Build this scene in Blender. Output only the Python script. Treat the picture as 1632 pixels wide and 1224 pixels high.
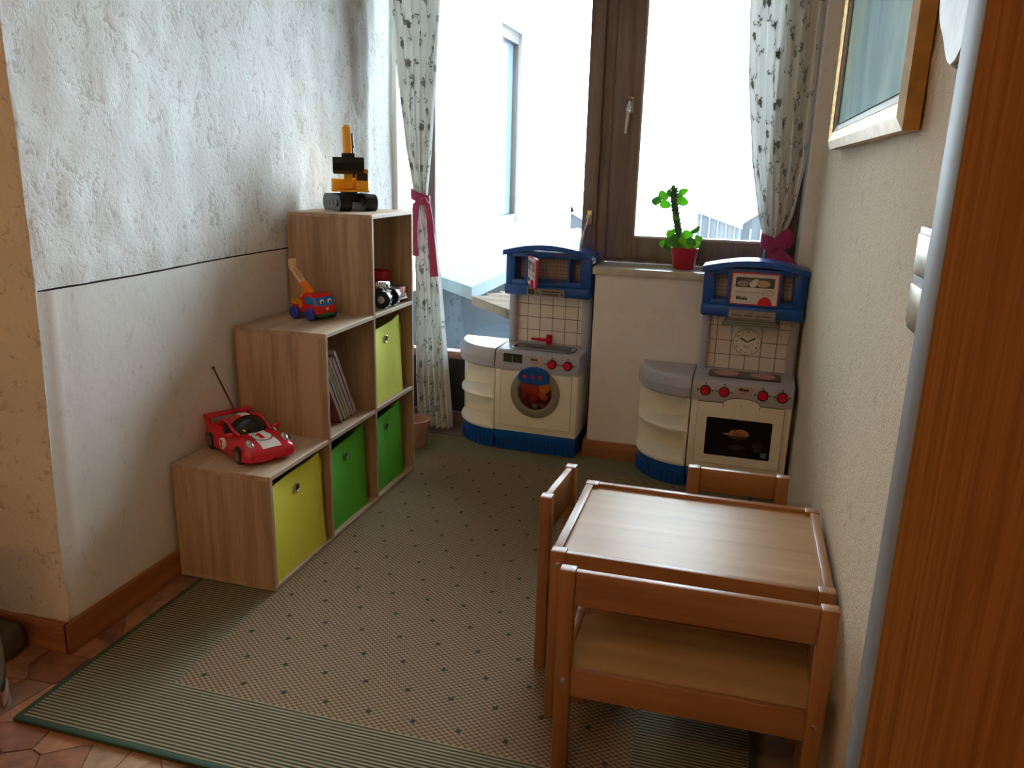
import bpy, bmesh, math, random
from mathutils import Vector, Matrix, noise
random.seed(7)
for o in list(bpy.data.objects):
    bpy.data.objects.remove(o)
scene = bpy.context.scene
COL = scene.collection
PI = math.pi

# ------------------------------------------------------------------ camera
def cam_axes(yaw, pitch, roll):
    f = Vector((-math.sin(yaw) * math.cos(pitch), math.cos(yaw) * math.cos(pitch), -math.sin(pitch)))
    r = Vector((math.cos(yaw), math.sin(yaw), 0)); u = r.cross(f)
    return r * math.cos(roll) + u * math.sin(roll), -r * math.sin(roll) + u * math.cos(roll), f
cr, cu, cf = cam_axes(.2704, .2676, .0266)
cd = bpy.data.cameras.new('camera'); cam = bpy.data.objects.new('camera', cd); COL.objects.link(cam)
cd.sensor_fit = 'HORIZONTAL'; cd.sensor_width = 36; cd.lens = 1273 / 1632 * 36; cd.clip_start = .02; cd.clip_end = 200
M = Matrix((cr, cu, -cf)).transposed().to_4x4(); M.translation = (1.2101, -1.8369, 1.2256)
cam.matrix_world = M
scene.camera = cam

# ------------------------------------------------------------------ light
SKY = 20.0          # strength of the overcast sky outside
LAMP = 47.0        # emission of the two warm bulbs in the room behind the camera
scene.view_settings.view_transform = 'Standard'
scene.view_settings.look = 'None'
scene.view_settings.exposure = 0.5
scene.view_settings.gamma = 1.0
scene.view_settings.use_curve_mapping = False
world = bpy.data.worlds.new('overcast_sky'); scene.world = world; world.use_nodes = True
bg = world.node_tree.nodes['Background']
bg.inputs[0].default_value = (.73, .89, 1.0, 1); bg.inputs[1].default_value = SKY
scene.cycles.max_bounces = 10; scene.cycles.diffuse_bounces = 6; scene.cycles.transparent_max_bounces = 16
scene.cycles.caustics_reflective = False; scene.cycles.caustics_refractive = False
scene.cycles.sample_clamp_indirect = 6
def portal(name, x0, x1, z0, z1, y):
    l = bpy.data.lights.new(name, 'AREA'); l.shape = 'RECTANGLE'; l.size = x1 - x0; l.size_y = z1 - z0
    l.cycles.is_portal = True
    o = bpy.data.objects.new(name, l); COL.objects.link(o)
    o.location = ((x0 + x1) / 2, y, (z0 + z1) / 2); o.rotation_euler = (-PI / 2, 0, 0)
portal('daylight_portal', -.345, 1.43, .3, 2.15, 1.78)

# ------------------------------------------------------------------ materials
MATS = {}
def _new(name):
    m = bpy.data.materials.new(name); m.use_nodes = True
    nt = m.node_tree; return m, nt, nt.nodes['Principled BSDF']
def N(nt, t, **k):
    n = nt.nodes.new(t)
    for a, v in k.items(): setattr(n, a, v)
    return n
def s2l(c):
    return tuple(((x / 255) / 12.92 if x <= 10 else (((x / 255) + .055) / 1.055) ** 2.4) for x in c) + (1,)
def coords(nt, scale=(1, 1, 1), rot=(0, 0, 0)):
    tc = N(nt, 'ShaderNodeTexCoord'); mp = N(nt, 'ShaderNodeMapping')
    mp.inputs['Scale'].default_value = scale; mp.inputs['Rotation'].default_value = rot
    nt.links.new(tc.outputs['Object'], mp.inputs['Vector']); return mp.outputs[0]
def ramp(nt, fac, stops):
    r = N(nt, 'ShaderNodeValToRGB'); e = r.color_ramp.elements
    while len(e) < len(stops): e.new(.5)
    for x, (p, c) in zip(e, stops): x.position = p; x.color = c
    nt.links.new(fac, r.inputs[0]); return r.outputs[0]
def bump(nt, b, h, strength, dist=.01):
    n = N(nt, 'ShaderNodeBump'); n.inputs['Strength'].default_value = strength; n.inputs['Distance'].default_value = dist
    nt.links.new(h, n.inputs['Height']); nt.links.new(n.outputs[0], b.inputs['Normal'])
def plain(name, rgb, rough=.5, metal=0, spec=.5, noise_amt=.06, nscale=30, bmp=0, coat=0):
    if name in MATS: return MATS[name]
    m, nt, b = _new(name); c = s2l(rgb)
    no = N(nt, 'ShaderNodeTexNoise'); no.inputs['Scale'].default_value = nscale; no.inputs['Detail'].default_value = 4
    nt.links.new(coords(nt), no.inputs['Vector'])
    lo = tuple(x * (1 - noise_amt) for x in c[:3]) + (1,); hi = tuple(min(1, x * (1 + noise_amt)) for x in c[:3]) + (1,)
    nt.links.new(ramp(nt, no.outputs[0], [(.3, lo), (.7, hi)]), b.inputs['Base Color'])
    b.inputs['Roughness'].default_value = rough; b.inputs['Metallic'].default_value = metal
    b.inputs['Specular IOR Level'].default_value = spec; b.inputs['Coat Weight'].default_value = coat
    if bmp: bump(nt, b, no.outputs[0], bmp)
    MATS[name] = m; return m
def wood(name, dark, light, axis='z', scale=1.0, rough=.5, fine=1.0, spec=.4):
    if name in MATS: return MATS[name]
    m, nt, b = _new(name)
    k = {'x': (1.2, 22, 22), 'y': (22, 1.2, 22), 'z': (22, 22, 1.2)}[axis]
    v = coords(nt, tuple(x * scale for x in k))
    n1 = N(nt, 'ShaderNodeTexNoise'); n1.inputs['Scale'].default_value = 1; n1.inputs['Detail'].default_value = 6; n1.inputs['Distortion'].default_value = .6
    nt.links.new(v, n1.inputs['Vector'])
    v2 = coords(nt, tuple(x * scale * 8 for x in k))
    n2 = N(nt, 'ShaderNodeTexNoise'); n2.inputs['Scale'].default_value = 1; n2.inputs['Detail'].default_value = 3
    nt.links.new(v2, n2.inputs['Vector'])
    ad = N(nt, 'ShaderNodeMath', operation='MULTIPLY_ADD'); ad.inputs[1].default_value = .35 * fine
    nt.links.new(n2.outputs[0], ad.inputs[0]); nt.links.new(n1.outputs[0], ad.inputs[2])
    f = ad.outputs[0]
    nt.links.new(ramp(nt, f, [(.40 + .1 * fine, s2l(dark)), (.66 + .12 * fine, s2l(light))]), b.inputs['Base Color'])
    b.inputs['Roughness'].default_value = rough; b.inputs['Specular IOR Level'].default_value = spec
    bump(nt, b, n2.outputs[0], .08, .002)
    MATS[name] = m; return m
def plaster(name, rgb, stain, coarse=14, fine=120, strength=.5, amt=.35):
    m, nt, b = _new(name); v = coords(nt)
    n1 = N(nt, 'ShaderNodeTexNoise'); n1.inputs['Scale'].default_value = coarse; n1.inputs['Detail'].default_value = 8; n1.inputs['Roughness'].default_value = .65
    n2 = N(nt, 'ShaderNodeTexNoise'); n2.inputs['Scale'].default_value = fine; n2.inputs['Detail'].default_value = 4
    n3 = N(nt, 'ShaderNodeTexNoise'); n3.inputs['Scale'].default_value = 22; n3.inputs['Detail'].default_value = 9; n3.inputs['Roughness'].default_value = .75; n3.inputs['Distortion'].default_value = .8
    for n in (n1, n2, n3): nt.links.new(v, n.inputs['Vector'])
    c = s2l(rgb); s = s2l(stain)
    mx = N(nt, 'ShaderNodeMixRGB'); mx.inputs[1].default_value = c; mx.inputs[2].default_value = s
    nt.links.new(ramp(nt, n3.outputs[0], [(.56, (0, 0, 0, 1)), (.70, (amt, amt, amt, 1))]), mx.inputs[0])
    nt.links.new(mx.outputs[0], b.inputs['Base Color'])
    b.inputs['Roughness'].default_value = .9; b.inputs['Specular IOR Level'].default_value = .15
    ad = N(nt, 'ShaderNodeMath', operation='MULTIPLY_ADD'); ad.inputs[1].default_value = .5
    nt.links.new(n2.outputs[0], ad.inputs[0]); nt.links.new(n1.outputs[0], ad.inputs[2])
    bump(nt, b, ad.outputs[0], strength, .012)
    MATS[name] = m; return m
def glass(name, tint=(1, 1, 1), refl=.06):
    if name in MATS: return MATS[name]
    m = bpy.data.materials.new(name); m.use_nodes = True; nt = m.node_tree; nt.nodes.clear()
    out = N(nt, 'ShaderNodeOutputMaterial'); t = N(nt, 'ShaderNodeBsdfTransparent'); g = N(nt, 'ShaderNodeBsdfGlossy')
    t.inputs[0].default_value = tint + (1,); g.inputs['Roughness'].default_value = .02
    fr = N(nt, 'ShaderNodeFresnel'); fr.inputs[0].default_value = 1.5
    mx = N(nt, 'ShaderNodeMixShader')
    nt.links.new(fr.outputs[0], mx.inputs[0]); nt.links.new(t.outputs[0], mx.inputs[1]); nt.links.new(g.outputs[0], mx.inputs[2])
    nt.links.new(mx.outputs[0], out.inputs[0]); MATS[name] = m; return m
def cloth(name, rgb, trans=.45, clear=.1, wv=900):
    if name in MATS: return MATS[name]
    m = bpy.data.materials.new(name); m.use_nodes = True; nt = m.node_tree; nt.nodes.clear()
    out = N(nt, 'ShaderNodeOutputMaterial'); d = N(nt, 'ShaderNodeBsdfDiffuse'); t = N(nt, 'ShaderNodeBsdfTranslucent'); c = N(nt, 'ShaderNodeBsdfTransparent')
    col = s2l(rgb)
    no = N(nt, 'ShaderNodeTexNoise'); no.inputs['Scale'].default_value = wv
    nt.links.new(coords(nt), no.inputs['Vector'])
    rc = ramp(nt, no.outputs[0], [(.3, tuple(x * .9 for x in col[:3]) + (1,)), (.7, col)])
    nt.links.new(rc, d.inputs[0]); nt.links.new(rc, t.inputs[0])
    m1 = N(nt, 'ShaderNodeMixShader'); m1.inputs[0].default_value = trans
    m2 = N(nt, 'ShaderNodeMixShader'); m2.inputs[0].default_value = clear
    nt.links.new(d.outputs[0], m1.inputs[1]); nt.links.new(t.outputs[0], m1.inputs[2])
    nt.links.new(m1.outputs[0], m2.inputs[1]); nt.links.new(c.outputs[0], m2.inputs[2])
    nt.links.new(m2.outputs[0], out.inputs[0]); MATS[name] = m; return m
def emit(name, rgb, s):
    m = bpy.data.materials.new(name); m.use_nodes = True; nt = m.node_tree; nt.nodes.clear()
    out = N(nt, 'ShaderNodeOutputMaterial'); e = N(nt, 'ShaderNodeEmission'); e.inputs[0].default_value = rgb + (1,); e.inputs[1].default_value = s
    nt.links.new(e.outputs[0], out.inputs[0]); return m

def trowelled(name, rgb, dent):
    m, nt, b = _new(name); v = coords(nt, (.85, .85, .8))
    n1 = N(nt, 'ShaderNodeTexNoise'); n1.inputs['Scale'].default_value = 17; n1.inputs['Detail'].default_value = 8; n1.inputs['Roughness'].default_value = .62; n1.inputs['Distortion'].default_value = .9
    n2 = N(nt, 'ShaderNodeTexNoise'); n2.inputs['Scale'].default_value = 75; n2.inputs['Detail'].default_value = 5; n2.inputs['Roughness'].default_value = .6; n2.inputs['Distortion'].default_value = .5
    n3 = N(nt, 'ShaderNodeTexNoise'); n3.inputs['Scale'].default_value = 4; n3.inputs['Detail'].default_value = 3
    for n in (n1, n2, n3): nt.links.new(v, n.inputs['Vector'])
    pit = N(nt, 'ShaderNodeMath', operation='MULTIPLY'); nt.links.new(n2.outputs[0], pit.inputs[0]); nt.links.new(n1.outputs[0], pit.inputs[1])
    hgt = ramp(nt, pit.outputs[0], [(.17, (0, 0, 0, 1)), (.235, (.75, .75, .75, 1)), (.45, (1, 1, 1, 1))])
    mx = N(nt, 'ShaderNodeMixRGB'); mx.inputs[1].default_value = s2l(dent); mx.inputs[2].default_value = s2l(rgb)
    nt.links.new(ramp(nt, pit.outputs[0], [(.155, (0, 0, 0, 1)), (.20, (1, 1, 1, 1))]), mx.inputs[0])
    m2 = N(nt, 'ShaderNodeMixRGB', blend_type='MULTIPLY'); m2.inputs[0].default_value = 1
    nt.links.new(mx.outputs[0], m2.inputs[1]); nt.links.new(ramp(nt, n3.outputs[0], [(.35, (.90, .90, .88, 1)), (.6, (1, 1, 1, 1))]), m2.inputs[2])
    nt.links.new(m2.outputs[0], b.inputs['Base Color']); b.inputs['Roughness'].default_value = .9; b.inputs['Specular IOR Level'].default_value = .15
    ad = N(nt, 'ShaderNodeMath', operation='MULTIPLY_ADD'); ad.inputs[1].default_value = 1.6
    nt.links.new(n1.outputs[0], ad.inputs[0]); nt.links.new(hgt, ad.inputs[2])
    bump(nt, b, ad.outputs[0], .30, .006); MATS[name] = m; return m
white_plaster = trowelled('white_rough_plaster', (234, 235, 232), (206, 203, 197))
smooth_plaster = plaster('smooth_plaster', (230, 228, 224), (196, 188, 180), 7, 40, .16, .3)
cream_plaster = plaster('cream_stipple_plaster', (230, 215, 188), (176, 152, 116), 85, 300, .62, .55)
room_plaster = plaster('room_plaster', (225, 205, 170), (190, 170, 140), 10, 90, .3, .3)
oak_v = wood('pale_oak_upright', (150, 124, 98), (188, 162, 132), 'z', .9, .6)
oak_h = wood('pale_oak_level', (154, 130, 104), (192, 168, 140), 'y', .9, .6)
oak_edge = wood('pale_oak_edge', (180, 156, 132), (212, 190, 166), 'z', .9, .6)
beech = wood('orange_beech_x', (136, 90, 48), (162, 112, 66), 'x', .8, .38, .6, .5)
beech_y = wood('orange_beech_y', (136, 90, 48), (162, 112, 66), 'y', .8, .38, .6, .5)
beech_z = wood('orange_beech_z', (136, 90, 48), (162, 112, 66), 'z', .8, .38, .6, .5)
beech_top = wood('beech_board', (158, 122, 78), (178, 140, 94), 'x', .7, .36, .5, .16)
frame_wood = wood('brown_window_wood', (104, 87, 78), (130, 111, 100), 'z', 1.0, .45)
wardrobe_wood = wood('red_brown_veneer', (116, 60, 22), (134, 74, 30), 'z', 3.0, .8, .8, .0)
cream_pl = plain('cream_plastic', (238, 234, 220), .4, noise_amt=.02)
grey_pl = plain('lilac_grey_plastic', (172, 172, 184), .28, noise_amt=.02)
blue_pl = plain('blue_plastic', (8, 78, 160), .28, noise_amt=.03)
red_pl = plain('red_plastic', (206, 18, 44), .25, noise_amt=.03)
dark_pl = plain('dark_plastic', (34, 34, 40), .4)
black_pl = plain('black_plastic', (18, 18, 20), .35)
white_pl = plain('white_plastic', (240, 240, 238), .35, noise_amt=.02)
ink = plain('black_print', (26, 26, 30), .5)
chrome = plain('chrome', (214, 216, 220), .12, 1.0, noise_amt=.02)
brass = plain('pale_brass', (205, 185, 140), .3, 1.0)
yellow_pl = plain('yellow_plastic', (238, 158, 12), .3, noise_amt=.03)
orange_pl = plain('orange_plastic', (245, 130, 10), .35, noise_amt=.03)
steel_grey = plain('grey_sink', (128, 130, 134), .35)
terracotta = plain('terracotta_pot', (176, 128, 104), .8, bmp=.1)

# ------------------------------------------------------------------ geometry helpers
class G:
    def __init__(s, M=None): s.bm = bmesh.new(); s.M = M or Matrix()
    def _x(s, vs, M=None):
        T = s.M @ M if M is not None else s.M
        bmesh.ops.transform(s.bm, matrix=T, verts=vs)
    def box(s, x0, x1, y0, y1, z0, z1, bev=0, M=None, seg=2):
        r = bmesh.ops.create_cube(s.bm, size=1)
        T = Matrix.Translation(((x0 + x1) / 2, (y0 + y1) / 2, (z0 + z1) / 2)) @ Matrix.Diagonal((abs(x1 - x0), abs(y1 - y0), abs(z1 - z0), 1))
        bmesh.ops.transform(s.bm, matrix=T, verts=r['verts']); vs = r['verts']
        if bev:
            es = list({e for v in vs for e in v.link_edges})
            q = bmesh.ops.bevel(s.bm, geom=es, offset=bev, segments=seg, profile=.5, affect='EDGES')
            vs = list({v for f in q['faces'] for v in f.verts} | {v for v in vs if v.is_valid})
        s._x(vs, M); return s
    def raw(s, verts, faces, M=None):
        T = s.M @ M if M is not None else s.M
        vs = [s.bm.verts.new(T @ Vector(v)) for v in verts]
        for f in faces:
            try: s.bm.faces.new([vs[i] for i in f])
            except ValueError: pass
        return s
    def prism(s, pts, z0, z1, M=None):
        n = len(pts); v = [(x, y, z0) for x, y in pts] + [(x, y, z1) for x, y in pts]
        f = [list(range(n))[::-1], list(range(n, 2 * n))] + [(i, (i + 1) % n, n + (i + 1) % n, n + i) for i in range(n)]
        return s.raw(v, f, M)
    def lathe(s, prof, n=24, M=None, cap=True, arc=2 * PI):
        v = []; f = []; full = abs(arc - 2 * PI) < 1e-6; m = n if full else n + 1
        for r, z in prof:
            for k in range(m): a = arc * k / n; v.append((r * math.cos(a), r * math.sin(a), z))
        for j in range(len(prof) - 1):
            for k in range(n):
                k2 = (k + 1) % m; f.append((j * m + k, j * m + k2, (j + 1) * m + k2, (j + 1) * m + k))
        if cap and full:
            if prof[0][0] > 1e-5: f.append(list(range(m))[::-1])
            if prof[-1][0] > 1e-5: f.append([(len(prof) - 1) * m + k for k in range(m)])
        s.raw(v, f, M); return s
    def cyl(s, p0, p1, r0, r1=None, n=16):
        p0 = Vector(p0); p1 = Vector(p1); d = p1 - p0
        q = d.to_track_quat('Z', 'Y').to_matrix().to_4x4(); q.translation = p0
        return s.lathe([(r0, 0), (r0 if r1 is None else r1, d.length)], n, q)
    def tube(s, pts, r, n=8):
        pts = [Vector(p) for p in pts]; v = []; f = []
        for i, p in enumerate(pts):
            d = (pts[min(i + 1, len(pts) - 1)] - pts[max(i - 1, 0)]).normalized()
            q = d.to_track_quat('Z', 'Y').to_matrix(); rr = r[i] if isinstance(r, (list, tuple)) else r
            for k in range(n): a = 2 * PI * k / n; v.append(p + q @ Vector((rr * math.cos(a), rr * math.sin(a), 0)))
        for i in range(len(pts) - 1):
            for k in range(n): f.append((i * n + k, i * n + (k + 1) % n, (i + 1) * n + (k + 1) % n, (i + 1) * n + k))
        f += [list(range(n))[::-1], [(len(pts) - 1) * n + k for k in range(n)]]
        return s.raw(v, f)
    def ell(s, c, rx, ry, rz, n=20, m=12, M=None):
        v = [(0, 0, -rz)]; f = []
        for j in range(1, m):
            t = PI * j / m
            for k in range(n): a = 2 * PI * k / n; v.append((rx * math.sin(t) * math.cos(a), ry * math.sin(t) * math.sin(a), -rz * math.cos(t)))
        v.append((0, 0, rz)); L = len(v) - 1
        for k in range(n): f.append((0, 1 + (k + 1) % n, 1 + k)); f.append((L, 1 + (m - 2) * n + k, 1 + (m - 2) * n + (k + 1) % n))
        for j in range(m - 2):
            for k in range(n): f.append((1 + j * n + k, 1 + j * n + (k + 1) % n, 1 + (j + 1) * n + (k + 1) % n, 1 + (j + 1) * n + k))
        T = Matrix.Translation(c)
        return s.raw(v, f, T @ M if M is not None else T)
    def grid(s, fn, nu, nv, M=None):
        v = [fn(i / nu, j / nv) for j in range(nv + 1) for i in range(nu + 1)]
        f = [(j * (nu + 1) + i, j * (nu + 1) + i + 1, (j + 1) * (nu + 1) + i + 1, (j + 1) * (nu + 1) + i) for j in range(nv) for i in range(nu)]
        return s.raw(v, f, M)
    def build(s, name, mat, parent=None, smooth=True, ang=.6, fix=True):
        if fix: bmesh.ops.recalc_face_normals(s.bm, faces=s.bm.faces)
        me = bpy.data.meshes.new(name); s.bm.to_mesh(me); s.bm.free()
        if mat: me.materials.append(mat)
        if smooth and len(me.polygons):
            me.polygons.foreach_set('use_smooth', [True] * len(me.polygons)); me.set_sharp_from_angle(angle=ang)
        o = bpy.data.objects.new(name, me); COL.objects.link(o)
        if parent: o.parent = parent
        return o
def tag(o, label, cat=None, group=None, kind=None):
    if label: o['label'] = label
    if cat: o['category'] = cat
    if group: o['group'] = group
    if kind: o['kind'] = kind
    return o
def thing(name, label, cat, loc=(0, 0, 0), rz=0, group=None):
    o = bpy.data.objects.new(name, None); COL.objects.link(o); o.location = loc; o.rotation_euler = (0, 0, rz)
    o.empty_display_size = .05
    return tag(o, label, cat, group)
def struct(o, label=None): o['kind'] = 'structure'; return tag(o, label)
def text(name, body, size, mat, parent, M, depth=.0006, bold=0):
    c = bpy.data.curves.new(name, 'FONT'); c.body = body; c.size = size; c.extrude = depth; c.align_x = 'CENTER'; c.align_y = 'CENTER'; c.offset = bold; c.resolution_u = 3
    t = bpy.data.objects.new(name + '_tmp', c); COL.objects.link(t)
    dg = bpy.context.evaluated_depsgraph_get(); me = bpy.data.meshes.new_from_object(t.evaluated_get(dg))
    bpy.data.objects.remove(t); bpy.data.curves.remove(c)
    me.name = name; me.transform(M); me.materials.clear(); me.materials.append(mat)
    o = bpy.data.objects.new(name, me); COL.objects.link(o); o.parent = parent; return o
def XZ(x, y, z): # text plane facing -y
    m = Matrix.Rotation(PI / 2, 4, 'X'); m.translation = (x, y, z); return m
def sm(a, b, x):
    t = max(0, min(1, (x - a) / (b - a))); return t * t * (3 - 2 * t)
def lerp_tab(tab, z):
    for (z0, *a), (z1, *b) in zip(tab, tab[1:]):
        if (z0 - z) * (z1 - z) <= 0:
            t = (z - z0) / (z1 - z0); return [p + (q - p) * t for p, q in zip(a, b)]
    return tab[0][1:] if abs(z - tab[0][0]) < abs(z - tab[-1][0]) else tab[-1][1:]

FZ = -.008     # level of the stone floor; the rug top is z = 0
XL, XR, YB, YW = -.345, 1.475, 1.456, 1.67
CEIL = 2.45

# ================================================================== setting
# floor: irregular stone slabs in mortar
g = G(); g.box(-3.4, 2.2, -3.9, 1.9, FZ - .06, FZ - .004)
floor = struct(g.build('floor', plain('floor_mortar', (136, 114, 98), .8, bmp=.3)), 'floor of irregular pinkish brown stone slabs in mortar')
stone_m = []
for i, c in enumerate([(150, 106, 84), (168, 138, 112), (134, 92, 72), (160, 122, 98), (146, 118, 100), (176, 128, 98)]):
    m, nt, b = _new('floor_stone_%d' % i)
    no = N(nt, 'ShaderNodeTexNoise'); no.inputs['Scale'].default_value = 16; no.inputs['Detail'].default_value = 8; no.inputs['Distortion'].default_value = 1.2
    nt.links.new(coords(nt), no.inputs['Vector'])
    c1 = s2l(tuple(x * .8 for x in c)); c2 = s2l(tuple(min(255, x * 1.14) for x in c))
    nt.links.new(ramp(nt, no.outputs[0], [(.3, c1), (.55, s2l(c)), (.72, c2)]), b.inputs['Base Color'])
    b.inputs['Roughness'].default_value = .35; stone_m.append(m)
def clip(poly, a, b):   # keep the side of the bisector nearer to a
    mid = ((a[0] + b[0]) / 2, (a[1] + b[1]) / 2); n = (b[0] - a[0], b[1] - a[1])
    d = [(p[0] - mid[0]) * n[0] + (p[1] - mid[1]) * n[1] for p in poly]; out = []
    for i in range(len(poly)):
        j = (i + 1) % len(poly)
        if d[i] <= 0: out.append(poly[i])
        if d[i] * d[j] < 0:
            t = d[i] / (d[i] - d[j]); out.append((poly[i][0] + t * (poly[j][0] - poly[i][0]), poly[i][1] + t * (poly[j][1] - poly[i][1])))
    return out
def paving(x0, x1, y0, y1, cell):
    rng = random.Random(3); seeds = []
    nx = int((x1 - x0) / cell); ny = int((y1 - y0) / cell)
    for i in range(nx):
        for j in range(ny):
            seeds.append((x0 + (i + .5 + rng.uniform(-.6, .6)) * (x1 - x0) / nx, y0 + (j + .5 + rng.uniform(-.6, .6)) * (y1 - y0) / ny))
    seeds = [q for q in seeds if rng.random() > .18]
    for s in seeds:
        poly = [(x0, y0), (x1, y0), (x1, y1), (x0, y1)]
        for q in seeds:
            if q is not s and (q[0] - s[0]) ** 2 + (q[1] - s[1]) ** 2 < (4 * cell) ** 2: poly = clip(poly, s, q)
            if len(poly) < 3: break
        if len(poly) < 3: continue
        cx = sum(p[0] for p in poly) / len(poly); cy = sum(p[1] for p in poly) / len(poly)
        sh = []
        for p in poly:
            d = math.hypot(p[0] - cx, p[1] - cy); k = max(.3, 1 - .0026 / max(d, .01)); sh.append((cx + (p[0] - cx) * k, cy + (p[1] - cy) * k))
        g = G(); h = FZ - .0012 * rng.random(); g.prism(sh, FZ - .01, h)
        g.build('stone', rng.choice(stone_m), floor, smooth=False)
paving(-1.05, .55, -1.2, -.42, .07)
paving(-.335, -.225, -.42, .14, .07)

# left wall, wrapping round the outer corner into the neighbouring room
GZ, GY = .92, -.392
zs = sorted(set([FZ - .004 + i * .026 for i in range(95)] + [GZ - .0022, GZ - .0018, GZ + .0018, GZ + .0022] + [CEIL]))
zs = [z for z in zs if z <= CEIL and not (GZ - .008 < z < GZ - .0023) and not (GZ + .0023 < z < GZ + .008)]
ss = [-2.6, -2.2, -1.8, -1.4, -1.1] + [-.95 + .03 * i for i in range(18)] + [-.43, -.42, -.41, -.403, -.3975, -.3935, -.3931, -.3905, -.3901] + [-.37 + .026 * i for i in range(79)]
ss = sorted(s for s in ss if s <= YW + .05) + [YW + .06]
def wall_pt(s, z):
    if s < -.41: y0, x0 = -.41 + .012 * sm(-.46, -.40, s), XL - (-.41 - s)
    else: y0, x0 = max(s, -.41 + .012 * (1 - sm(-.41, -.38, s))), XL
    bulge = .034 * sm(.1, 1.1, z) * sm(.45, -.15, s) if s >= -.5 else .034 * sm(.1, 1.1, z)
    x0 += bulge
    rough = .0060 if (z > GZ or s < GY) else .0015
    if s > 1.40: rough *= 1 - .85 * sm(1.40, 1.46, s)
    v = Vector((x0 * 1.0, y0, z))
    d = noise.fractal(v * 13, .8, 2.0, 5) * rough + noise.noise(v * 2.0) * .006
    if s >= -.41:
        if s > 1.40: d -= .012 * sm(1.40, 1.45, s)
        x0 += d * sm(-.425, -.37, s)
        if z < GZ and s > -.3: x0 += .002
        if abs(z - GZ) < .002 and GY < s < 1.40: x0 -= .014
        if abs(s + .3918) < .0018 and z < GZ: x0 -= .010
    else: y0 -= d * sm(-.405, -.46, s)
    return (x0, y0, z)
g = G(); nS = len(ss); vs = [wall_pt(s, z) for z in zs for s in ss]
fs = [(j * nS + i, j * nS + i + 1, (j + 1) * nS + i + 1, (j + 1) * nS + i) for j in range(len(zs) - 1) for i in range(nS - 1)]
g.raw(vs, fs)
wl = struct(g.build('wall_left', white_plaster, ang=1.2), 'white rough plastered wall with a crack above the smoother lower part')
low_m = plaster('smoothed_lower_plaster', (230, 229, 224), (170, 166, 158), 8, 50, .12, .45)
gap_m = plain('crack_shade_colour', (70, 58, 48), .95)  # groove faces coloured dark brown: shade inside the crack painted in
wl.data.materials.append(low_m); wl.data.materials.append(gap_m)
for pol in wl.data.polygons:
    c = [wl.data.vertices[i].co for i in pol.vertices]; zc_ = sum(q.z for q in c) / 4; yc_ = sum(q.y for q in c) / 4
    if yc_ > GY + .002 and zc_ < GZ - .0023: pol.material_index = 1
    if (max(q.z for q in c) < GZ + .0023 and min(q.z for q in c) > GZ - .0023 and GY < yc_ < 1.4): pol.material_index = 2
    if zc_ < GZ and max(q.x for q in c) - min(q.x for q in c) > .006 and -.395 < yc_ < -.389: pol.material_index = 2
g = G(); g.box(XL - .4, XL - .045, -.36, 1.9, FZ, CEIL); g.build('masonry', room_plaster, wl)
# right wall
def rw(u, v):
    y = -3.6 + u * (1.78 + 3.6); z = FZ - .004 + v * (CEIL - FZ)
    q = Vector((0, y, z)); return (XR + noise.noise(q * 2.1) * .004 + noise.fractal(q * 22, 1, 2, 3) * .0016, y, z)
g = G(); g.grid(rw, 260, 120); wr = struct(g.build('wall_right', cream_plaster, ang=1.2), 'cream stippled plaster wall on the right')
g = G(); g.box(XR + .02, XR + .2, -3.6, 1.8, FZ, CEIL); g.build('masonry', room_plaster, wr)
# back wall: pier under the right window, strip beside it, lintel
def bw(u, v):
    x = .645 + u * (XR - .645); z = FZ - .004 + v * (.80 - FZ); q = Vector((x, 0, z))
    return (x, YB + noise.noise(q * 3) * .004 + noise.fractal(q * 20, 1, 2, 3) * .002 - .002, z)
g = G(); g.grid(bw, 70, 70); wb = struct(g.build('wall_back', smooth_plaster, ang=1.2), 'white plastered wall below the right window')
g = G(); g.box(.645, XR, YB + .006, 1.78, FZ - .004, .798, .006); g.build('pier', smooth_plaster, wb)
g = G(); g.box(1.432, XR + .01, YB, 1.80, .79, 2.16); g.build('strip', smooth_plaster, wb)
g = G(); g.box(XL - .2, XR + .1, YB - .02, 1.80, 2.15, CEIL + .02); g.build('lintel', smooth_plaster, wb)
# rest of the room behind the camera
g = G(); g.box(-3.4, 2.2, -3.7, 1.8, CEIL, CEIL + .1); struct(g.build('ceiling', plain('ceiling_paint', (235, 228, 214), .9)), 'off-white ceiling')
g = G(); g.box(-3.4, 2.2, -3.75, -3.6, FZ - .004, CEIL); struct(g.build('wall_front', room_plaster), 'plastered wall behind the viewer')
g = G(); g.box(-2.75, -2.6, -3.7, -.35, FZ - .004, CEIL); struct(g.build('wall_far_left', room_plaster), 'plastered wall of the neighbouring room')
# baseboards
bb = wood('brown_baseboard', (138, 84, 44), (164, 106, 62), 'y', .6, .4)
bbx = wood('brown_baseboard_x', (146, 94, 62), (172, 116, 80), 'x', .6, .4)
g = G(); g.box(-.345, -.329, -.424, YW, FZ, .076, .004); struct(g.build('baseboard_left', bb), 'brown baseboard along the left wall')
g = G(); g.box(-2.6, -.3295, -.424, -.406, FZ, .076, .004); struct(g.build('baseboard_front', bbx), 'brown baseboard round the outer corner')
g = G(); g.box(.628, 1.47, YB - .02, YB - .003, FZ, .074, .004).box(.628, .644, YB - .003, 1.66, FZ, .074, .004)
struct(g.build('baseboard_back', bbx), 'brown baseboard below the right window')
# window sill
marble = plain('beige_marble', (196, 190, 178), .25, noise_amt=.2, nscale=9)
g = G(); g.box(.634, 1.43, YB - .015, YW, .798, .828, .003); struct(g.build('trim_1', marble), 'pale marble window sill')

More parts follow.
